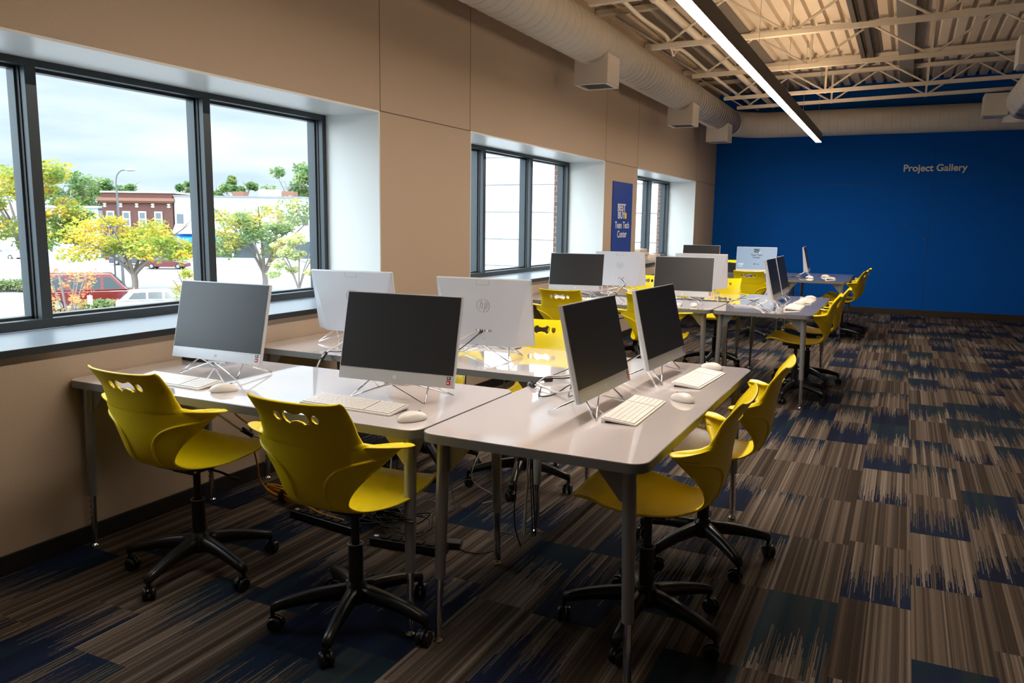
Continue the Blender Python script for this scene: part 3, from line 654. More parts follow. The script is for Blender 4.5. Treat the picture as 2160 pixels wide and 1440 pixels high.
b = MB(); b.add([(-.03, .125, 0), (-.012, .125, 0), (-.018, .108, 0), (-.021, .100, 0), (-.024, .108, 0)], [(0, 4, 3, 2, 1)], T=TT); b.box((-.005, .112, 0), (.04, .117, .0003), T=TT); b.build('screen_emblem', M['lit_ink'], lit)

# ------------------------------------------------------------------ keyboards and mice
def make_keyboard():
    o = empty('keyboard'); b = MB(); L, Wd = .205, .062
    b.add([(-L, -Wd, 0), (L, -Wd, 0), (L, Wd, .009), (-L, Wd, .009), (-L, -Wd, .006), (L, -Wd, .006), (L, Wd, .019), (-L, Wd, .019)], [(0, 3, 2, 1), (4, 5, 6, 7), (0, 1, 5, 4), (1, 2, 6, 5), (2, 3, 7, 6), (3, 0, 4, 7)])
    b.box((-L, Wd-.014, 0), (L, Wd, .010)); b.build('body', M['white_plastic'], o, bevel=.001)
    sl = .013/(2*Wd); T = Matrix.Rotation(math.atan(sl), 4, 'X') ; T = Matrix.Translation((0, 0, .0128)) @ T
    b = MB(); b.box((-L+.006, -Wd+.006, -.0004), (L-.006, Wd-.006, .0003), T=T); b.build('key_bed', M['key_gap'], o)
    b = MB(); rows = 6; ph = (2*Wd-.014)/rows
    for r in range(rows):
        z0 = -Wd+.007+r*ph; xs = [(-L+.007, .275), (.0, 0)]
        def key(xa, xb): b.box((xa+.0008, z0+.0008, 0), (xb-.0008, z0+ph-.0008, .0022), T=T)
        x = -L+.007; end = .082; n = 15
        if r == 0: ws = [.022, .018, .018, .098, .018, .018, .018, .0]
        elif r == 1: ws = [.040]+[.0186]*10+[.0]
        elif r == 2: ws = [.032]+[.0186]*11
        elif r == 3: ws = [.026]+[.0186]*12
        else: ws = [.0186]*14
        tot = sum(ws); k = (end-x)/tot
        for w_ in ws:
            if w_ > 0: key(x, x+w_*k)
            x += w_*k
        for c in range(6): key(.088+c*.0183, .088+(c+1)*.0183)
    b.build('keys', M['white_plastic'], o)
    return o
kb = make_keyboard()
kbs = [((.445, 2.305), -.03, 'white keyboard behind the leftmost foreground chair back'), ((1.35, 2.318), -.03, 'white keyboard in front of the central dark screen'),
 ((2.290, 2.742), PI2+.02, 'white keyboard in front of the nearer aisle facing screen'), ((2.356, 3.467), PI2-.06, 'white keyboard in front of the further aisle facing screen'),
 ((1.08, 3.845), pi+.03, 'white keyboard behind the silver computer back with cables'), ((.52, 6.62), .12, 'white keyboard on the middle table behind the left chair back'),
 ((1.27, 6.60), .1, 'white keyboard below the greenish screen'), ((2.335, 7.00), PI2, 'nearer white keyboard on the middle end table'), ((2.36, 7.66), PI2-.02, 'further white keyboard on the middle end table'),
 ((2.27, 11.28), PI2+.1, 'small far white keyboard on the end table near the blue wall')]
for i, (p, rz, lab) in enumerate(kbs):
    o = kb if i == 0 else copy_tree(kb); o.location = (p[0], p[1], .7405); o.rotation_euler = (0, 0, rz); tag(o, lab, 'keyboard', 'white keyboards')
def make_mouse():
    o = empty('computer_mouse'); b = MB(); nu, nv = 24, 8; vs = []
    for j in range(nv+1):
        a = j/nv*pi/2
        for k in range(nu):
            t = 2*pi*k/nu; x = .030*cos(t)*cos(a)**.6; y = .056*sin(t)*cos(a)**.85; z = .006+.026*sin(a); z -= .004*max(0, y)/.05*sin(a); vs.append((x, y, z))
    for k in range(nu): t = 2*pi*k/nu; vs.append((.027*cos(t), .050*sin(t), 0.0))
    fs = [(j*nu+k, j*nu+(k+1) % nu, (j+1)*nu+(k+1) % nu, (j+1)*nu+k) for j in range(nv) for k in range(nu)]
    B = (nv+1)*nu; fs += [(B+k, B+(k+1) % nu, (k+1) % nu, k) for k in range(nu)]+[tuple(B+k for k in range(nu-1, -1, -1)), tuple(nv*nu+k for k in range(nu))]
    b.add(vs, fs, 0, True); b.build('shell', M['white_plastic'], o)
    b = MB(); b.tube([(.0295*cos(2*pi*k/24), .0533*sin(2*pi*k/24), .0068) for k in range(24)], .0007, 4, closed=True); b.build('base_seam', M['key_gap'], o)
    b = MB(); b.ellip((0, .028, .0305), (.002, .006, .0025), 8, 6); b.build('scroll_wheel', M['key_gap'], o)
    return o
ms = make_mouse()
mice = [((.750, 2.275), -.7, 'white mouse right of the leftmost keyboard'), ((1.653, 2.245), -.5, 'white mouse at the table corner near the joint of the foreground tables'), ((2.395, 3.01), 1.1, 'white mouse between the two keyboards on the foreground end table'),
 ((2.345, 3.765), 1.25, 'white mouse at the far end of the foreground end table'), ((.33, 3.83), 2.6, 'white mouse partly behind the silver computer back near the window'), ((.83, 6.58), .1, 'white mouse on the middle table between the two chairs'),
 ((1.575, 6.63), .3, 'white mouse right of the greenish screen near the table joint'), ((2.33, 7.32), 1.3, 'white mouse between the two keyboards on the middle end table'), ((2.36, 7.98), 1.3, 'white mouse at the far end of the middle end table'),
 ((2.02, 11.22), 1.2, 'white mouse under the side-on far computer'), ((2.18, 11.62), 1.5, 'white mouse behind the far keyboard near the blue wall')]
for i, (p, rz, lab) in enumerate(mice):
    o = ms if i == 0 else copy_tree(ms); o.location = (p[0], p[1], .7405); o.rotation_euler = (0, 0, rz); tag(o, lab, 'mouse', 'white computer mice')

# ------------------------------------------------------------------ table items, cables
o = empty('network_box', (.035, 2.70, .7405)); tag(o, 'flat black network box on the foreground table behind the leftmost screen', 'network box')
b = MB(); b.box((0, 0, 0), (.22, .13, .026)); b.build('case', M['black'], o, bevel=.004)
def cable(name, pts, r, mt, lab, extra=None, cat='cable', k=6, grp=None):
    b = MB(); b.tube(smooth(pts, k), r, 8); mts = [mt]
    if extra:
        mts.append(extra[1])
        for (p, q, rr) in extra[0]: b.tube([p, q], rr, 10, 1)
    return tag(b.build(name, mts), lab, cat, grp)
zt = .7445
# cables of the left back-facing computer, tied at the table edge and dropping into the gap
cable('white_cable', [(.38, 3.585, .86), (.45, 3.53, .87), (.54, 3.40, .84), (.56, 3.25, .79), (.545, 3.15, .755), (.535, 3.10, .70), (.50, 3.02, .5), (.48, 3.0, .2), (.5, 3.0, .03)], .0038, M['cable_white'], 'white cable arching from the left silver computer back down the table gap', ([((.541, 3.155, .755), (.537, 3.115, .722), .010)], M['cable_black']))
cable('black_cable', [(.40, 3.588, .855), (.50, 3.50, .80), (.56, 3.38, .755), (.55, 3.26, zt), (.535, 3.17, zt+.008), (.522, 3.11, .70), (.47, 3.01, .5), (.47, 3.02, .2), (.55, 3.02, .03)], .0025, M['cable_black'], 'thin black cable under the white one at the left silver computer back')
cable('white_cable', [(1.236, 3.535, .885), (1.17, 3.45, .84), (1.10, 3.33, .775), (1.06, 3.22, .755), (1.04, 3.14, .72), (1.03, 3.05, .5), (1.0, 3.02, .05)], .0035, M['cable_white'], 'white cable from the silver computer back with round logo')
cable('black_cable', [(1.262, 3.54, .885), (1.24, 3.50, .868), (1.19, 3.40, .80), (1.13, 3.30, .752), (1.10, 3.20, .75), (1.07, 3.12, .70), (1.06, 3.04, .4), (1.03, 3.03, .05)], .0028, M['cable_black'], 'black power cable plugged into the silver computer back with round logo', ([((1.262, 3.54, .885), (1.235, 3.495, .865), .006)], M['cable_black']))
# end-table cables
cable('white_cable', [(2.10, 2.68, .86), (2.05, 2.74, .80), (1.93, 2.86, .752), (1.86, 2.92, .75), (1.80, 2.95, .752), (1.752, 2.975, .748), (1.74, 3.0, .66), (1.735, 3.02, .4), (1.72, 3.03, .05)], .0042, M['cable_white'], 'white cable from the nearer aisle screen tied at the joint of the foreground tables', ([((1.792, 2.952, .752), (1.768, 2.966, .75), .011)], M['cable_black']))
cable('black_cable', [(2.09, 2.74, .83), (2.04, 2.78, .775), (1.98, 2.86, zt), (1.96, 2.93, .775), (1.92, 2.86, zt), (1.88, 2.80, zt), (1.83, 2.93, zt+.003), (1.785, 2.985, zt+.004), (1.752, 2.99, .73), (1.742, 3.03, .4), (1.75, 3.05, .05)], .0026, M['cable_black'], 'zigzag black cable on the foreground end table', k=3)
cable('black_cable', [(2.12, 3.40, .86), (2.03, 3.36, .80), (1.93, 3.26, .76), (1.84, 3.16, .75), (1.775, 3.09, .75), (1.748, 3.06, .70), (1.742, 3.05, .4), (1.76, 3.06, .05)], .0032, M['cable_black'], 'black cable from the further aisle screen to the table joint', ([((1.80, 3.115, .75), (1.775, 3.09, .75), .010)], M['cable_black']))
cable('brown_white_cable', [(2.12, 3.46, .86), (2.02, 3.39, .79), (1.92, 3.29, .765), (1.83, 3.17, .758), (1.77, 3.09, .755), (1.745, 3.04, .68), (1.738, 3.04, .4), (1.70, 3.05, .05)], .0040, M['cable_white'], 'pale cable beside the black one of the further aisle screen')
# middle cluster
cable('white_cable', [(.60, 7.70, .87), (.66, 7.58, .84), (.63, 7.45, .77), (.60, 7.36, .76), (.59, 7.28, .70), (.6, 7.24, .4), (.6, 7.24, .03)], .004, M['cable_white'], 'white cable from the silver computer back under the pillar banner')
cable('black_cable', [(.58, 7.70, .87), (.67, 7.55, .82), (.60, 7.42, zt), (.66, 7.36, zt), (.63, 7.29, .74), (.62, 7.25, .5), (.62, 7.25, .03)], .003, M['cable_black'], 'black cable from the silver computer back under the pillar banner')
cable('white_cable', [(2.10, 7.03, .87), (2.04, 7.2, .80), (1.95, 7.3, .775), (1.83, 7.24, .76), (1.77, 7.19, .75), (1.752, 7.18, .6), (1.75, 7.2, .05)], .006, M['cable_white'], 'white cable bundle crossing the joint of the middle tables')
cable('black_cable', [(2.10, 7.62, .87), (2.02, 7.5, .80), (1.94, 7.42, zt), (1.88, 7.32, .77), (1.80, 7.24, .755), (1.755, 7.2, .70), (1.76, 7.2, .05)], .0035, M['cable_black'], 'black cable crossing the joint of the middle tables')
cable('white_cable', [(1.42, 6.9, .85), (1.50, 7.02, .79), (1.60, 7.10, .79), (1.66, 7.16, .75), (1.67, 7.22, .6), (1.66, 7.24, .05)], .0045, M['cable_white'], 'white cable looping behind the greenish screen')
for i, (x, y, lab) in enumerate(((1.30, 7.18, 'left of two thin black cables hanging under the middle cluster tables'), (1.37, 7.20, 'right of two thin black cables hanging under the middle cluster tables'))):
    cable('hanging_cable', [(x, y, .70), (x-.02, y-.25, .45), (x+.03, y-.4, .2), (x, y-.45, .02), (x+.1, y-.3, .006)], .003, M['cable_black'], lab)
# far table
cable('black_cable', [(1.90, 11.55, .80), (1.80, 11.4, zt), (1.72, 11.3, zt), (1.85, 11.15, zt), (2.0, 11.2, zt)], .004, M['cable_black'], 'black cable on the far end table near the blue wall')
# yellow network cable with coil
cable('yellow_network_cable', [(.50, 2.40, .705), (.52, 2.48, .64), (.535, 2.55, .557), (.54, 2.62, .49), (.472, 2.70, .384), (.40, 2.80, .243), (.334, 2.88, .139), (.335, 2.93, .07), (.40, 2.95, .035)], .0046, M['cable_yellow'], 'yellow network cable hanging down beside the leftmost foreground chair')
b = MB()
for k in range(7):
    h = .035+.010*(k % 4); z = .012+.008*k; w_ = .13+.008*((k*3) % 4)
    b.tube([(.43+w_*cos(a), 2.965+.3*h*sin(a)+(h*.35*sin(2*a) if k % 2 else 0)-.02*cos(a), z+.018*sin(a)**2*(1 if k > 2 else .5)+.014*cos(a)**2) for a in [2*pi*i/28 for i in range(28)]], .0042, 7, closed=True)
b.tube([(.40, 2.965, .036), (.42, 2.965, .036)], .036, 14, 1)
b.tube(smooth([(.55, 2.94, .03), (.70, 2.91, .012), (.85, 2.88, .02)]), .0045, 7)
tag(b.build('coiled_cable', [M['cable_yellow'], M['black']]), 'coil of yellow cable lying on the carpet under the foreground tables', 'cable coil')
def block(name, c, size, rz, lab, cat, led=False):
    o = empty(name, (c[0], c[1], 0), rz); tag(o, lab, cat); b = MB(); b.box((-size[0]/2, -size[1]/2, .001), (size[0]/2, size[1]/2, size[2])); b.build('case', M['black'], o, bevel=.004)
    if led:
        b = MB()
        for k in range(6): b.box((-size[0]/2+.05+k*.055, -.018, size[2]+.0003), (-size[0]/2+.085+k*.055, .018, size[2]+.006))
        b.build('socket', M['cable_black'], o)
        b = MB(); b.box((-size[0]/2+.012, -.008, size[2]), (-size[0]/2+.03, .008, size[2]+.004)); b.build('switch', M['screen_mark'], o)
    return o
block('power_strip', (.78, 2.83), (.42, .055, .035), -.12, 'black power strip on the carpet right of the yellow coil', 'power strip', True)
block('power_strip', (1.28, 2.78), (.36, .055, .035), .12, 'black power strip on the carpet behind the two foreground table legs', 'power strip', True)
block('power_adapter', (1.42, 2.88), (.12, .055, .03), .3, 'black power adapter on the carpet just right of the nearest table legs', 'power adapter')
block('power_adapter', (1.02, 3.02), (.12, .06, .06), .9, 'black power adapter in the cable heap under the central screen', 'power adapter')
block('power_adapter', (.92, 2.96), (.10, .06, .045), .2, 'black power adapter left in the cable heap under the central screen', 'power adapter')
b = MB(); rnd = random.Random(3)
for k in range(10):
    c = Vector((.95+rnd.uniform(-.08, .25), 2.93+rnd.uniform(-.06, .06), .02)); pts = [c+Vector((rnd.uniform(-.14, .14), rnd.uniform(-.07, .07), rnd.uniform(-.01, .10))) for _ in range(7)]
    for p in pts: p.z = max(.008, p.z)
    b.tube(smooth(pts, 5), .0032, 6)
tag(b.build('cable_heap', M['cable_black']), 'tangled heap of black cables on the carpet under the foreground tables', 'cables', kind='stuff')
cable('floor_cable', [(1.46, 2.88, .02), (1.52, 2.86, .006), (1.60, 2.88, .008), (1.66, 2.93, .03), (1.58, 3.03, .04), (1.66, 3.07, .03), (1.72, 2.99, .02), (1.73, 2.9, .2), (1.735, 2.95, .5)], .003, M['cable_black'], 'thin black cable looping on the carpet between the end table legs')
cable('floor_cable', [(1.10, 3.6, .66), (1.14, 3.5, .35), (1.12, 3.42, .08), (1.22, 3.28, .006), (1.16, 3.18, .006), (1.25, 3.0, .006), (1.2, 2.84, .02)], .0028, M['cable_black'], 'thin black cable trailing from under the rear foreground table to the power strips')
cable('floor_cable', [(.80, 3.2, .6), (.86, 3.15, .3), (.95, 3.25, .008), (.90, 3.1, .006), (1.0, 2.95, .01)], .0028, M['cable_black'], 'thin black cable dropping behind the second foreground chair')
cable('chair_side_cable', [(1.36, 3.55, .70), (1.37, 3.45, .45), (1.30, 3.35, .25), (1.26, 3.40, .12), (1.34, 3.5, .02), (1.30, 3.42, .006)], .003, M['cable_white'], 'thin pale cable hanging beside the column of the camera facing chair')
cable('white_cable', [(.42, 2.36, .70), (.46, 2.43, .62), (.50, 2.50, .555), (.53, 2.60, .47), (.57, 2.70, .41), (.64, 2.82, .34), (.75, 2.93, .2), (.86, 2.96, .06)], .0055, M['cable_white'], 'white cable bundle hanging under the foreground table beside the yellow cable', ([((.525, 2.585, .485), (.54, 2.63, .45), .012)], M['cable_black']))
# papers on the far sill
for k, (z, x, y, lab) in enumerate(((0, -.20, 10.75, 'lowest pack of brown paper towels on the far window sill'), (.045, -.205, 10.73, 'second pack of brown paper towels in the stack on the far sill'), (.09, -.195, 10.76, 'third pack of brown paper towels in the stack on the far sill'), (.135, -.21, 10.70, 'topmost pack of brown paper towels on the far sill'))):
    b = MB(); b.box((x-.11, y-.16, SILL+z+.001), (x+.11, y+.16, SILL+z+.044)); tag(b.build('paper_pack', M['paper'], bevel=.008), lab, 'paper pack', 'paper packs on the far sill')
b = MB(); b.box((-.16, 11.02, SILL+.001), (-.02, 11.25, SILL+.10)); tag(b.build('small_carton', M['paper'], bevel=.006), 'small brown carton leaning beside the paper stack on the far sill', 'carton')
cable('sill_cable', [(-.10, 11.30, SILL+.02), (-.04, 11.45, SILL+.02), (.0, 11.6, SILL+.012), (.03, 11.4, SILL+.012), (.02, 11.2, SILL+.006)], .008, M['cable_black'], 'black cable loop lying on the far window sill')
o = empty('black_bin_box', (.86, 12.0, .7405)); tag(o, 'black box on the furthest table left of the lit screen', 'box'); b = MB(); b.box((-.09, -.08, 0), (.09, .08, .13)); b.build('case', M['black'], o, bevel=.006)

# ------------------------------------------------------------------ outside
def leafmat(name, c1, c2, c3, sc=.7):
    m = bpy.data.materials.new(name); m.use_nodes = True; nt = m.node_tree; bs = nt.nodes['Principled BSDF']; bs.inputs['Roughness'].default_value = .6; bs.inputs['Specular IOR Level'].default_value = .2
    tc = nt.nodes.new('ShaderNodeTexCoord'); n = nt.nodes.new('ShaderNodeTexNoise'); n.inputs['Scale'].default_value = sc; n.inputs['Detail'].default_value = 3; nt.links.new(tc.outputs['Object'], n.inputs[0])
    cr = nt.nodes.new('ShaderNodeValToRGB'); e = cr.color_ramp.elements; e[0].position = .38; e[0].color = (*c1, 1); e[1].position = .62; e[1].color = (*c3, 1); x = e.new(.5); x.color = (*c2, 1); nt.links.new(n.outputs[0], cr.inputs[0]); nt.links.new(cr.outputs[0], bs.inputs['Base Color'])
    tr = nt.nodes.new('ShaderNodeBsdfTranslucent'); nt.links.new(cr.outputs[0], tr.inputs[0]); mx = nt.nodes.new('ShaderNodeMixShader'); mx.inputs[0].default_value = .4
    out = nt.nodes['Material Output']; nt.links.new(bs.outputs[0], mx.inputs[1]); nt.links.new(tr.outputs[0], mx.inputs[2]); nt.links.new(mx.outputs[0], out.inputs[0]); return m
LM = {'yellow': leafmat('leaf_yellow', (.22, .30, .05), (.44, .38, .05), (.58, .40, .05), .45), 'yg': leafmat('leaf_yellow_green', (.12, .21, .05), (.30, .33, .06), (.56, .40, .06), .45),
 'green': leafmat('leaf_green', (.07, .15, .05), (.13, .22, .07), (.22, .28, .09), .3), 'pale': leafmat('leaf_pale', (.36, .42, .18), (.48, .50, .22), (.58, .52, .20), .5),
 'orange': leafmat('leaf_orange', (.60, .40, .12), (.66, .30, .10), (.62, .15, .07), 1.4), 'mix': leafmat('leaf_mix', (.14, .22, .09), (.24, .30, .10), (.55, .42, .09), .4), 'hedge': leafmat('leaf_hedge', (.10, .16, .06), (.18, .24, .09), (.30, .30, .15), 1.2)}
M['bark'] = mat('bark', (.20, .17, .15), .9, noise=.2, nscale=6)
def leaves(b, blobs, n, size, rnd, flat=1):
    for _ in range(n):
        c, r = rnd.choice(blobs); d = Vector((rnd.gauss(0, 1), rnd.gauss(0, 1), rnd.gauss(0, 1))).normalized()*(rnd.random()**.45)
        p = Vector((c[0]+d.x*r[0], c[1]+d.y*r[1], c[2]+d.z*r[2])); s = size*rnd.uniform(.6, 1.3)
        a = Vector((rnd.gauss(0, 1), rnd.gauss(0, 1), rnd.gauss(0, .5))).normalized(); q = a.cross(Vector((rnd.gauss(0, 1), rnd.gauss(0, 1), rnd.gauss(0, 1)))).normalized()
        b.add([p-a*s, p-q*s*.45, p+a*s, p+q*s*.45], [(0, 1, 2, 3)])
def tree(name, lat, dep, trunk_h, H, Wd, lm, lab, n=5000, size=.16, seed=1, base=0, flat=.5, thick=.16, blobs_n=26, cat='tree', group=None, crown0=None):
    rnd = random.Random(seed); g = atc(lat, dep, GZ); o = empty(name, g); tag(o, lab, cat, group)
    blobs = []; b = MB(); z0 = crown0 if crown0 is not None else trunk_h
    forks = 6
    b.tube(smooth([(0, 0, 0), (.05, .03, trunk_h*.5), (0, 0, trunk_h)]), thick, 8)
    for k in range(forks):
        a = 2*pi*k/forks+rnd.uniform(-.3, .3); rr = Wd/2*rnd.uniform(.55, .85); top = trunk_h+(H-trunk_h)*rnd.uniform(.5, .85)
        pts = [Vector((0, 0, trunk_h*.9)), Vector((rr*.35*cos(a), rr*.35*sin(a), trunk_h+(top-trunk_h)*.45)), Vector((rr*cos(a), rr*sin(a), top))]
        sp = smooth(pts, 4); b.tube(sp, [thick*.62*(1-i/(len(sp)))+.02 for i in range(len(sp))], 6)
        for _ in range(3):
            s0 = sp[rnd.randrange(3, len(sp))]; e = s0+Vector((rnd.uniform(-1, 1), rnd.uniform(-1, 1), rnd.uniform(.1, .7)))*Wd*.16; b.tube([s0, e], [thick*.2, .015], 5)
    b.build('trunk', M['bark'], o)
    for k in range(blobs_n):
        a = rnd.uniform(0, 2*pi); rr = Wd/2*sqrt(rnd.random())*.85; zz = z0+(H-z0)*(.12+.80*rnd.random()*(1-.35*(rr/(Wd/2))**2)); s_ = Wd*rnd.uniform(.10, .17)
        blobs.append(((rr*cos(a), rr*sin(a), zz), (s_, s_, s_*flat)))
    b = MB(); leaves(b, blobs, n, size, rnd); b.build('foliage', LM[lm], o); return o
def L(px, d): return (px-1080)/1680*d
tree('honey_locust_tree', L(70, 63), 62, 3.0, 10.2, 10.5, 'yg', 'big yellow and green tree at the left edge of the near window', 11000, .19, 1, crown0=1.7, thick=.22, blobs_n=44)
tree('honey_locust_tree', L(285, 58), 58, 1.3, 5.5, 9.6, 'yellow', 'spreading yellow tree with forked trunk in front of the brick building', 6400, .16, 2, crown0=1.9, thick=.22, flat=.42, blobs_n=34)
tree('honey_locust_tree', L(560, 60), 60, 1.4, 7.2, 8.6, 'mix', 'green and yellow tree with bare branches seen through the right pane of the near window', 5200, .16, 5, crown0=2.2, thick=.2, flat=.5, blobs_n=30)
tree('young_tree', L(632, 50), 50, 1.0, 5.0, 3.6, 'pale', 'pale yellow green young tree beside the right window frame', 2600, .12, 6, crown0=1.0, thick=.06, blobs_n=16)
tree('orange_leaf_tree', L(142, 30), 30, .8, 4.0, 2.1, 'orange', 'small orange leaved tree just outside the near window', 1000, .065, 7, crown0=.9, thick=.035, flat=1, blobs_n=26)
tree('orange_leaf_tree', L(398, 40), 40, .8, 3.6, 2.0, 'yellow', 'small yellow leaved tree beside the near window mullion', 1100, .075, 8, crown0=.9, thick=.03, flat=1, blobs_n=18)
for px_, d, H, Wd, lm, seed, lab in ((165, 122, 11.8, 11, 'green', 11, 'green tree far left of the brick building'), (205, 142, 12.8, 9, 'green', 16, 'green tree directly behind the left side of the brick building'), (272, 125, 12.6, 8, 'green', 12, 'green tree rising behind the middle of the brick building'), (403, 128, 11.5, 5, 'green', 13, 'small dark green treetop right of the brick building'),
  (466, 126, 12.8, 5.5, 'green', 14, 'dark green tree behind the left end of the white building'), (517, 134, 13.8, 6, 'green', 15, 'round green tree behind the white building'), (635, 119, 14.0, 10, 'green', 17, 'tall green tree behind the right end of the white building')):
    tree('background_tree', L(px_, d), d, 4, H, Wd, lm, lab, 2600, .34, seed, crown0=5, thick=.25, flat=.8, blobs_n=18, group='green trees behind the buildings')
def hedge(name, lat, dep, L_, H, lab, seed):
    g = atc(lat, dep, GZ); o = empty(name, g, RY); tag(o, lab, 'hedge'); rnd = random.Random(seed)
    b = MB(); blobs = [((x, rnd.uniform(-.3, .3), H*.5), (.7, .6, H*.5)) for x in [(-L_/2+L_*i/10) for i in range(11)]]; leaves(b, blobs, 3600, .10, rnd); b.build('foliage', LM['hedge'], o)
hedge('low_hedge', L(216, 42.3), 42.3, 1.3, 1.0, 'low hedge between the red van and the silver car', 3); hedge('low_hedge', L(5, 56), 56, 5.2, .95, 'low dark hedge at the left edge of the near window', 4)
# vehicles (x forward)
M['van_red'] = mat('van_red', (.13, .008, .011), .25, coat=.6); M['car_silver'] = mat('car_silver', (.42, .45, .48), .25, metal=.3, coat=.5); M['car_glass'] = mat('car_glass', (.03, .045, .05), .08); M['tyre'] = mat('tyre', (.015, .015, .015), .8); M['car_dark'] = mat('car_dark', (.03, .035, .045), .25, coat=.5); M['car_white'] = mat('car_white', (.7, .72, .74), .3)
M['tail'] = mat('tail_lamp', (.5, .01, .01), .2)
def vehicle(name, lat, dep, ang, body, lower, upper, width, paint, lab, wheels, wr, windows, rear=True, cat='car'):
    g = atc(lat, dep, GZ); o = empty(name, g, ang); tag(o, lab, cat)
    def loft(prof_l, inset_top, nm, mt):
        b = MB(); zs = [p[1] for p in prof_l]; z0, z1 = min(zs), max(zs)
        def wy(z): t = (z-z0)/(z1-z0) if z1 > z0 else 0; return width/2-inset_top*t
        v = [(x, -wy(z), z) for x, z in prof_l]+[(x, wy(z), z) for x, z in prof_l]; n = len(prof_l)
        b.add(v, [tuple(range(n)), tuple(range(2*n-1, n-1, -1))]+[(i, n+i, n+(i+1) % n, (i+1) % n) for i in range(n)]); return b.build(nm, mt, o, bevel=.05)
    loft(lower, .03, 'body', paint); loft(upper, .22, 'cabin', paint)
    zs = [z for _, z in upper]; z0, z1 = min(zs), max(zs)
    for wnd in windows:
        b = MB()
        for sy in (-1, 1):
            v = [(x, sy*(width/2-.22*(z-z0)/(z1-z0)+.006), z) for x, z in wnd]; b.add(v, [tuple(range(len(v)))])
        b.build('side_window', M['car_glass'], o)
    # windscreen and rear window follow the cabin ends
    b = MB()
    n = len(upper)
    ends = sorted(range(n), key=lambda i: upper[i][0]); 
    for (a, c) in ((upper[0], upper[1]), (upper[-1], upper[-2])):
        pts = []
        for t, f in ((.15, 1), (.88, 1)):
            x = a[0]+(c[0]-a[0])*t; z = a[1]+(c[1]-a[1])*t; w_ = width/2-.22*(z-z0)/(z1-z0)-.1; dx = .02 if a is upper[-1] else -.02; pts += [(x+dx, -w_, z+.015), (x+dx, w_, z+.015)]
        b.add(pts, [(0, 1, 3, 2)])
    b.build('windscreen', M['car_glass'], o)
    for x in wheels:
        for sy in (-1, 1):
            b = MB(); T = Matrix.Translation((x, sy*(width/2-.1), wr)) @ Matrix.Rotation(radians(90), 4, 'X'); b.lathe([(wr*.85, -.1), (wr, -.07), (wr, .07), (wr*.85, .1)], 20, T=T); b.lathe([(wr*.55, -.115), (wr*.55, .115)], 16, 1, T=T); b.build('wheel', [M['tyre'], M['leg']], o)
    x0 = min(x for x, _ in lower); 
    for sy in (-1, 1):
        b = MB(); b.box((x0-.015, sy*(width/2-.12)-.07, .8), (x0+.03, sy*(width/2-.12)+.07, 1.15 if 'van' in name else .95)); b.build('tail_light', M['tail'], o)
VA = radians(52)
vehicle('van', L(196, 46), 46, VA, None, [(-2.6, .35), (-2.6, 1.15), (2.35, 1.15), (2.6, .95), (2.65, .35)], [(-2.58, 1.15), (-2.45, 2.10), (1.0, 2.10), (1.85, 1.17)][0:4], 2.0, M['van_red'], 'red passenger van parked outside beyond the near window', (-1.7, 1.75), .37,
  [[(-2.35, 1.25), (-2.25, 1.9), (-1.3, 1.9), (-1.3, 1.25)], [(-1.15, 1.25), (-1.15, 1.9), (-.35, 1.9), (-.35, 1.25)], [(-.2, 1.25), (-.2, 1.9), (.45, 1.9), (.45, 1.25)], [(.6, 1.25), (.6, 1.9), (.95, 1.9), (1.55, 1.25)]], cat='van')
vehicle('estate_car', L(345, 43.5), 43.5, radians(50), None, [(-2.3, .28), (-2.35, .9), (1.2, .92), (2.2, .72), (2.25, .28)], [(-2.25, .9), (-1.65, 1.42), (.2, 1.45), (1.25, .92)], 1.78, M['car_silver'], 'silver car parked outside behind the leftmost screen', (-1.4, 1.4), .32,
  [[(-1.75, 1.0), (-1.45, 1.34), (-.85, 1.36), (-.85, 1.0)], [(-.75, 1.0), (-.75, 1.36), (-.05, 1.37), (-.05, 1.0)], [(.05, 1.0), (.05, 1.37), (.25, 1.36), (.85, 1.0)]])
sed_l = [(-2.2, .25), (-2.25, .85), (1.1, .85), (2.1, .65), (2.15, .25)]; sed_u = [(-1.75, .85), (-1.05, 1.32), (.1, 1.34), (.95, .86)]; sw = [[(-1.2, .93), (-.95, 1.26), (-.4, 1.28), (-.4, .93)], [(-.3, .93), (-.3, 1.28), (.1, 1.28), (.6, .93)]]
vehicle('parked_car', L(357, 84), 84, RY+.1, None, sed_l, sed_u, 1.75, mat('car_red', (.12, .01, .015), .3, coat=.5), 'dark red car far across the street behind the yellow tree', (-1.35, 1.3), .32, sw)
vehicle('parked_car', L(283, 90), 90, RY, None, sed_l, sed_u, 1.75, M['car_dark'], 'dark car far across the street behind the forked trunk', (-1.35, 1.3), .32, sw)
vehicle('parked_car', L(14, 98), 98, RY, None, sed_l, sed_u, 1.75, M['car_white'], 'white car far across the street at the left edge of the window', (-1.35, 1.3), .32, sw)
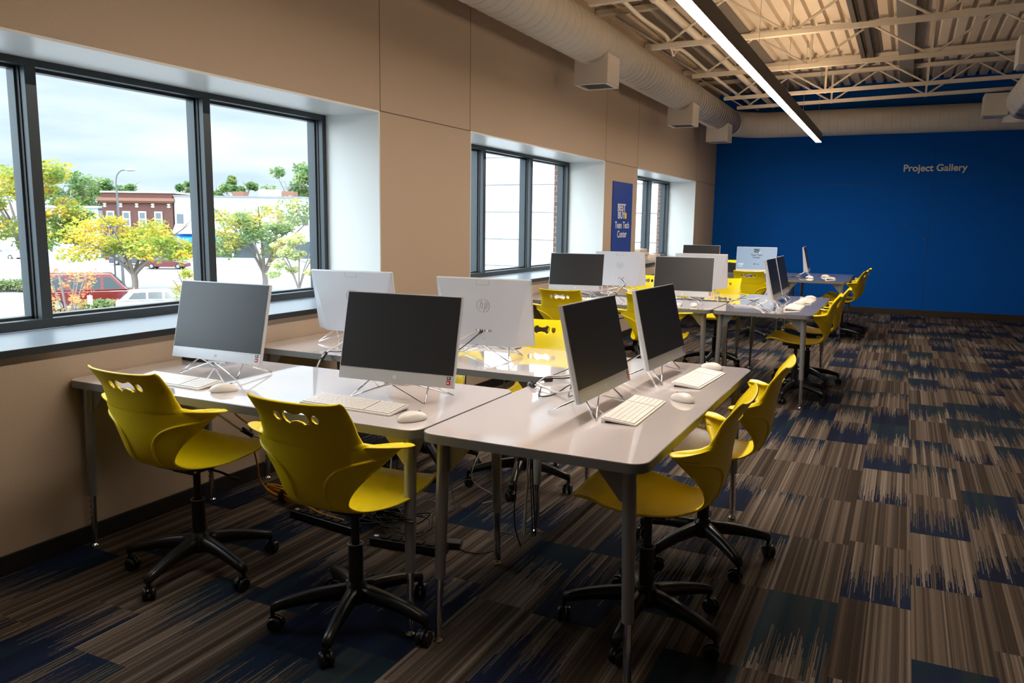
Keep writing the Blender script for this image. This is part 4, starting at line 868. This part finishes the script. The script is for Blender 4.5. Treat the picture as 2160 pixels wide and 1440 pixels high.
# street lamp
o = empty('street_lamp', atc(L(262, 64), 64, GZ), RY); tag(o, 'tall grey street lamp with curved arm in front of the brick building', 'street lamp')
b = MB(); b.tube([(0, 0, 0), (-.05, 0, 5), (-.12, 0, 7.6)], [.12, .09, .07], 10); b.tube(smooth([(-.12, 0, 7.6), (-.12, 0, 8.1), (.0, 0, 8.6), (.35, 0, 8.95), (.75, 0, 9.0)]), .055, 8); b.build('pole', mat('lamp_grey', (.12, .13, .14), .5), o)
b = MB(); b.ellip((1.05, 0, 8.98), (.42, .16, .10), 14, 8); b.build('lamp_head', mat('lamp_head', (.35, .36, .36), .5), o)
o = empty('parking_sign', atc(L(190, 41), 41, GZ), RY); tag(o, 'small white parking sign on a post in front of the red van', 'sign')
b = MB(); b.tube([(0, 0, 0), (0, 0, 1.35)], .025, 6); b.build('post', M['leg'], o); b = MB(); b.box((-.13, -.05, .85), (.13, -.03, 1.3)); b.build('panel', M['sign_white'], o)
o = empty('traffic_signal', atc(L(246, 72), 72, GZ), RY); tag(o, 'black traffic signal on a post left of the street lamp', 'traffic light'); b = MB(); b.tube([(0, 0, 0), (0, 0, 4.2)], .07, 8); b.build('post', M['car_dark'], o); b = MB(); b.box((-.17, -.15, 4.1), (.17, .15, 5.1)); b.build('signal_head', M['car_dark'], o)
# buildings across the street
M['cream'] = mat('cream_trim', (.75, .70, .62), .7); M['brick_far'] = mat('brick_dark', (.10, .042, .034), .9, noise=.25, nscale=3); M['cornice'] = mat('cornice', (.22, .10, .065), .8); M['win_far'] = mat('window_far', (.10, .12, .14), .1); M['white_wall'] = mat('white_render', (.52, .53, .54), .8, noise=.04, nscale=1); M['awning_blue'] = mat('awning_blue', (.01, .20, .70), .6); M['awning_tan'] = mat('awning_tan', (.50, .40, .30), .8); M['shop_dark'] = mat('shop_glass', (.06, .08, .09), .15)
Dd = 100
o = empty('brick_building', atc(L(300, Dd), Dd+5, GZ), RY); tag(o, 'two storey dark brick building with orange cornice across the street', 'building')
hw = 4.35; H = 8.3; b = MB(); b.box((-hw, -5, 0), (hw, 5, H)); b.build('walls', M['brick_far'], o)
b = MB(); b.box((-hw-.35, -5.5, H-1.0), (hw+.35, -5.0, H-.62)); b.box((-hw-.15, -5.3, H-1.2), (hw+.15, -5.0, H-1.0)); b.build('cornice', M['cornice'], o)
b = MB(); b.box((-hw-.1, -5.15, H), (hw+.1, 5.1, H+.18)); b.build('parapet_cap', M['cream'], o)
for k in range(4):
    x = -3.35+1.98*k; b = MB(); b.box((x-.48, -5.10, H-4.15), (x+.48, -5.005, H-2.25)); f = b.build('window_frame', M['cream'], o); b = MB(); b.box((x-.32, -5.14, H-3.98), (x+.32, -5.10, H-3.25)); b.box((x-.32, -5.14, H-3.12), (x+.32, -5.10, H-2.42)); b.build('pane', M['win_far'], f)
for k in range(5):
    x = -4.0+1.98*k; b = MB(); b.box((x-.2, -5.06, H-1.75), (x+.2, -5.005, H-1.6)); b.box((x-.2, -5.06, H-1.45), (x+.2, -5.005, H-1.3)); b.box((x-.08, -5.07, H-1.78), (x+.08, -5.005, H-1.27)); b.build('ornament', M['cream'], o)
b = MB(); b.box((-3.9, -5.06, .2), (3.9, -5.005, 3.0)); b.build('shopfront', M['shop_dark'], o)
o = empty('white_building', atc(L(505, Dd)+1.0, Dd+5.2, GZ), RY); tag(o, 'long white building with blue awnings across the street', 'building')
hw = 8.7+1.0; b = MB(); b.box((-hw+1.0, -5, 0), (hw+5, 5, 7.9)); b.build('walls', M['white_wall'], o)
b = MB(); b.box((-hw+.95, -5.12, 7.9), (hw+5.1, 5.1, 8.1)); b.build('roof_edge', mat('roof_edge', (.18, .2, .22), .7), o)
b = MB(); b.box((-hw+1.0, -5.1, 4.1), (hw+5, -5.0, 4.3)); b.build('band', M['cream'], o)
for k in range(6):
    x = -8.0+3.1*k; b = MB(); b.box((x-.55, -5.08, 4.5), (x+.55, -5.005, 5.9)); f = b.build('window_frame', M['cream'], o); b = MB(); b.box((x-.42, -5.12, 4.6), (x+.42, -5.08, 5.8)); b.build('pane', M['win_far'], f)
for (xa, xb) in ((-8.6, -5.4), (-4.6, 1.4)):
    b = MB(); b.add([(xa, -5.0, 3.3), (xb, -5.0, 3.3), (xb, -6.2, 2.75), (xa, -6.2, 2.75), (xa, -6.2, 2.4), (xb, -6.2, 2.4)], [(0, 1, 2, 3), (3, 2, 5, 4)]); b.build('awning', M['awning_blue'], o)
b = MB(); b.add([(-8.7, -5.0, 4.6), (-5.0, -5.0, 4.6), (-5.0, -6.0, 3.4), (-8.7, -6.0, 3.4)], [(0, 1, 2, 3)]); b.build('shingle_hood', M['awning_tan'], o)
for (xa, xb) in ((-8.4, -5.6), (-4.5, -1.8), (-1.5, 1.3), (2.0, 4.4), (5.2, 8.5)):
    b = MB(); b.box((xa, -5.05, .5), (xb, -5.005, 2.6)); b.build('shop_window', M['shop_dark'], o)
for (px_, w_, h_, mt, lab) in ((516, 1.4, .7, 'cornice', 'red brick chimney on the white building roof'), (577, 2.4, 1.0, 'cream', 'pale rooftop block on the white building'), (618, 1.6, .8, 'cornice', 'red brick chimney near the right end of the white building')):
    b = MB(); o2 = None; b.box((-w_/2, -1, 0), (w_/2, 1, h_)); q = b.build('chimney', M[mt]); q.location = atc(L(px_, 106), 106, GZ+8.1); q.rotation_euler = (0, 0, RY); tag(q, lab, 'chimney')
b = MB(); b.box((-4, -3, 0), (4, 3, 6.4)); b.box((-4.2, -3.2, 6.4), (4.2, 3.2, 6.7)); q = b.build('low_building', mat('blue_grey_wall', (.40, .48, .52), .8)); q.location = atc(L(180, 108), 108, GZ); q.rotation_euler = (0, 0, RY); tag(q, 'pale blue grey building left of the brick building, mostly behind trees', 'building')
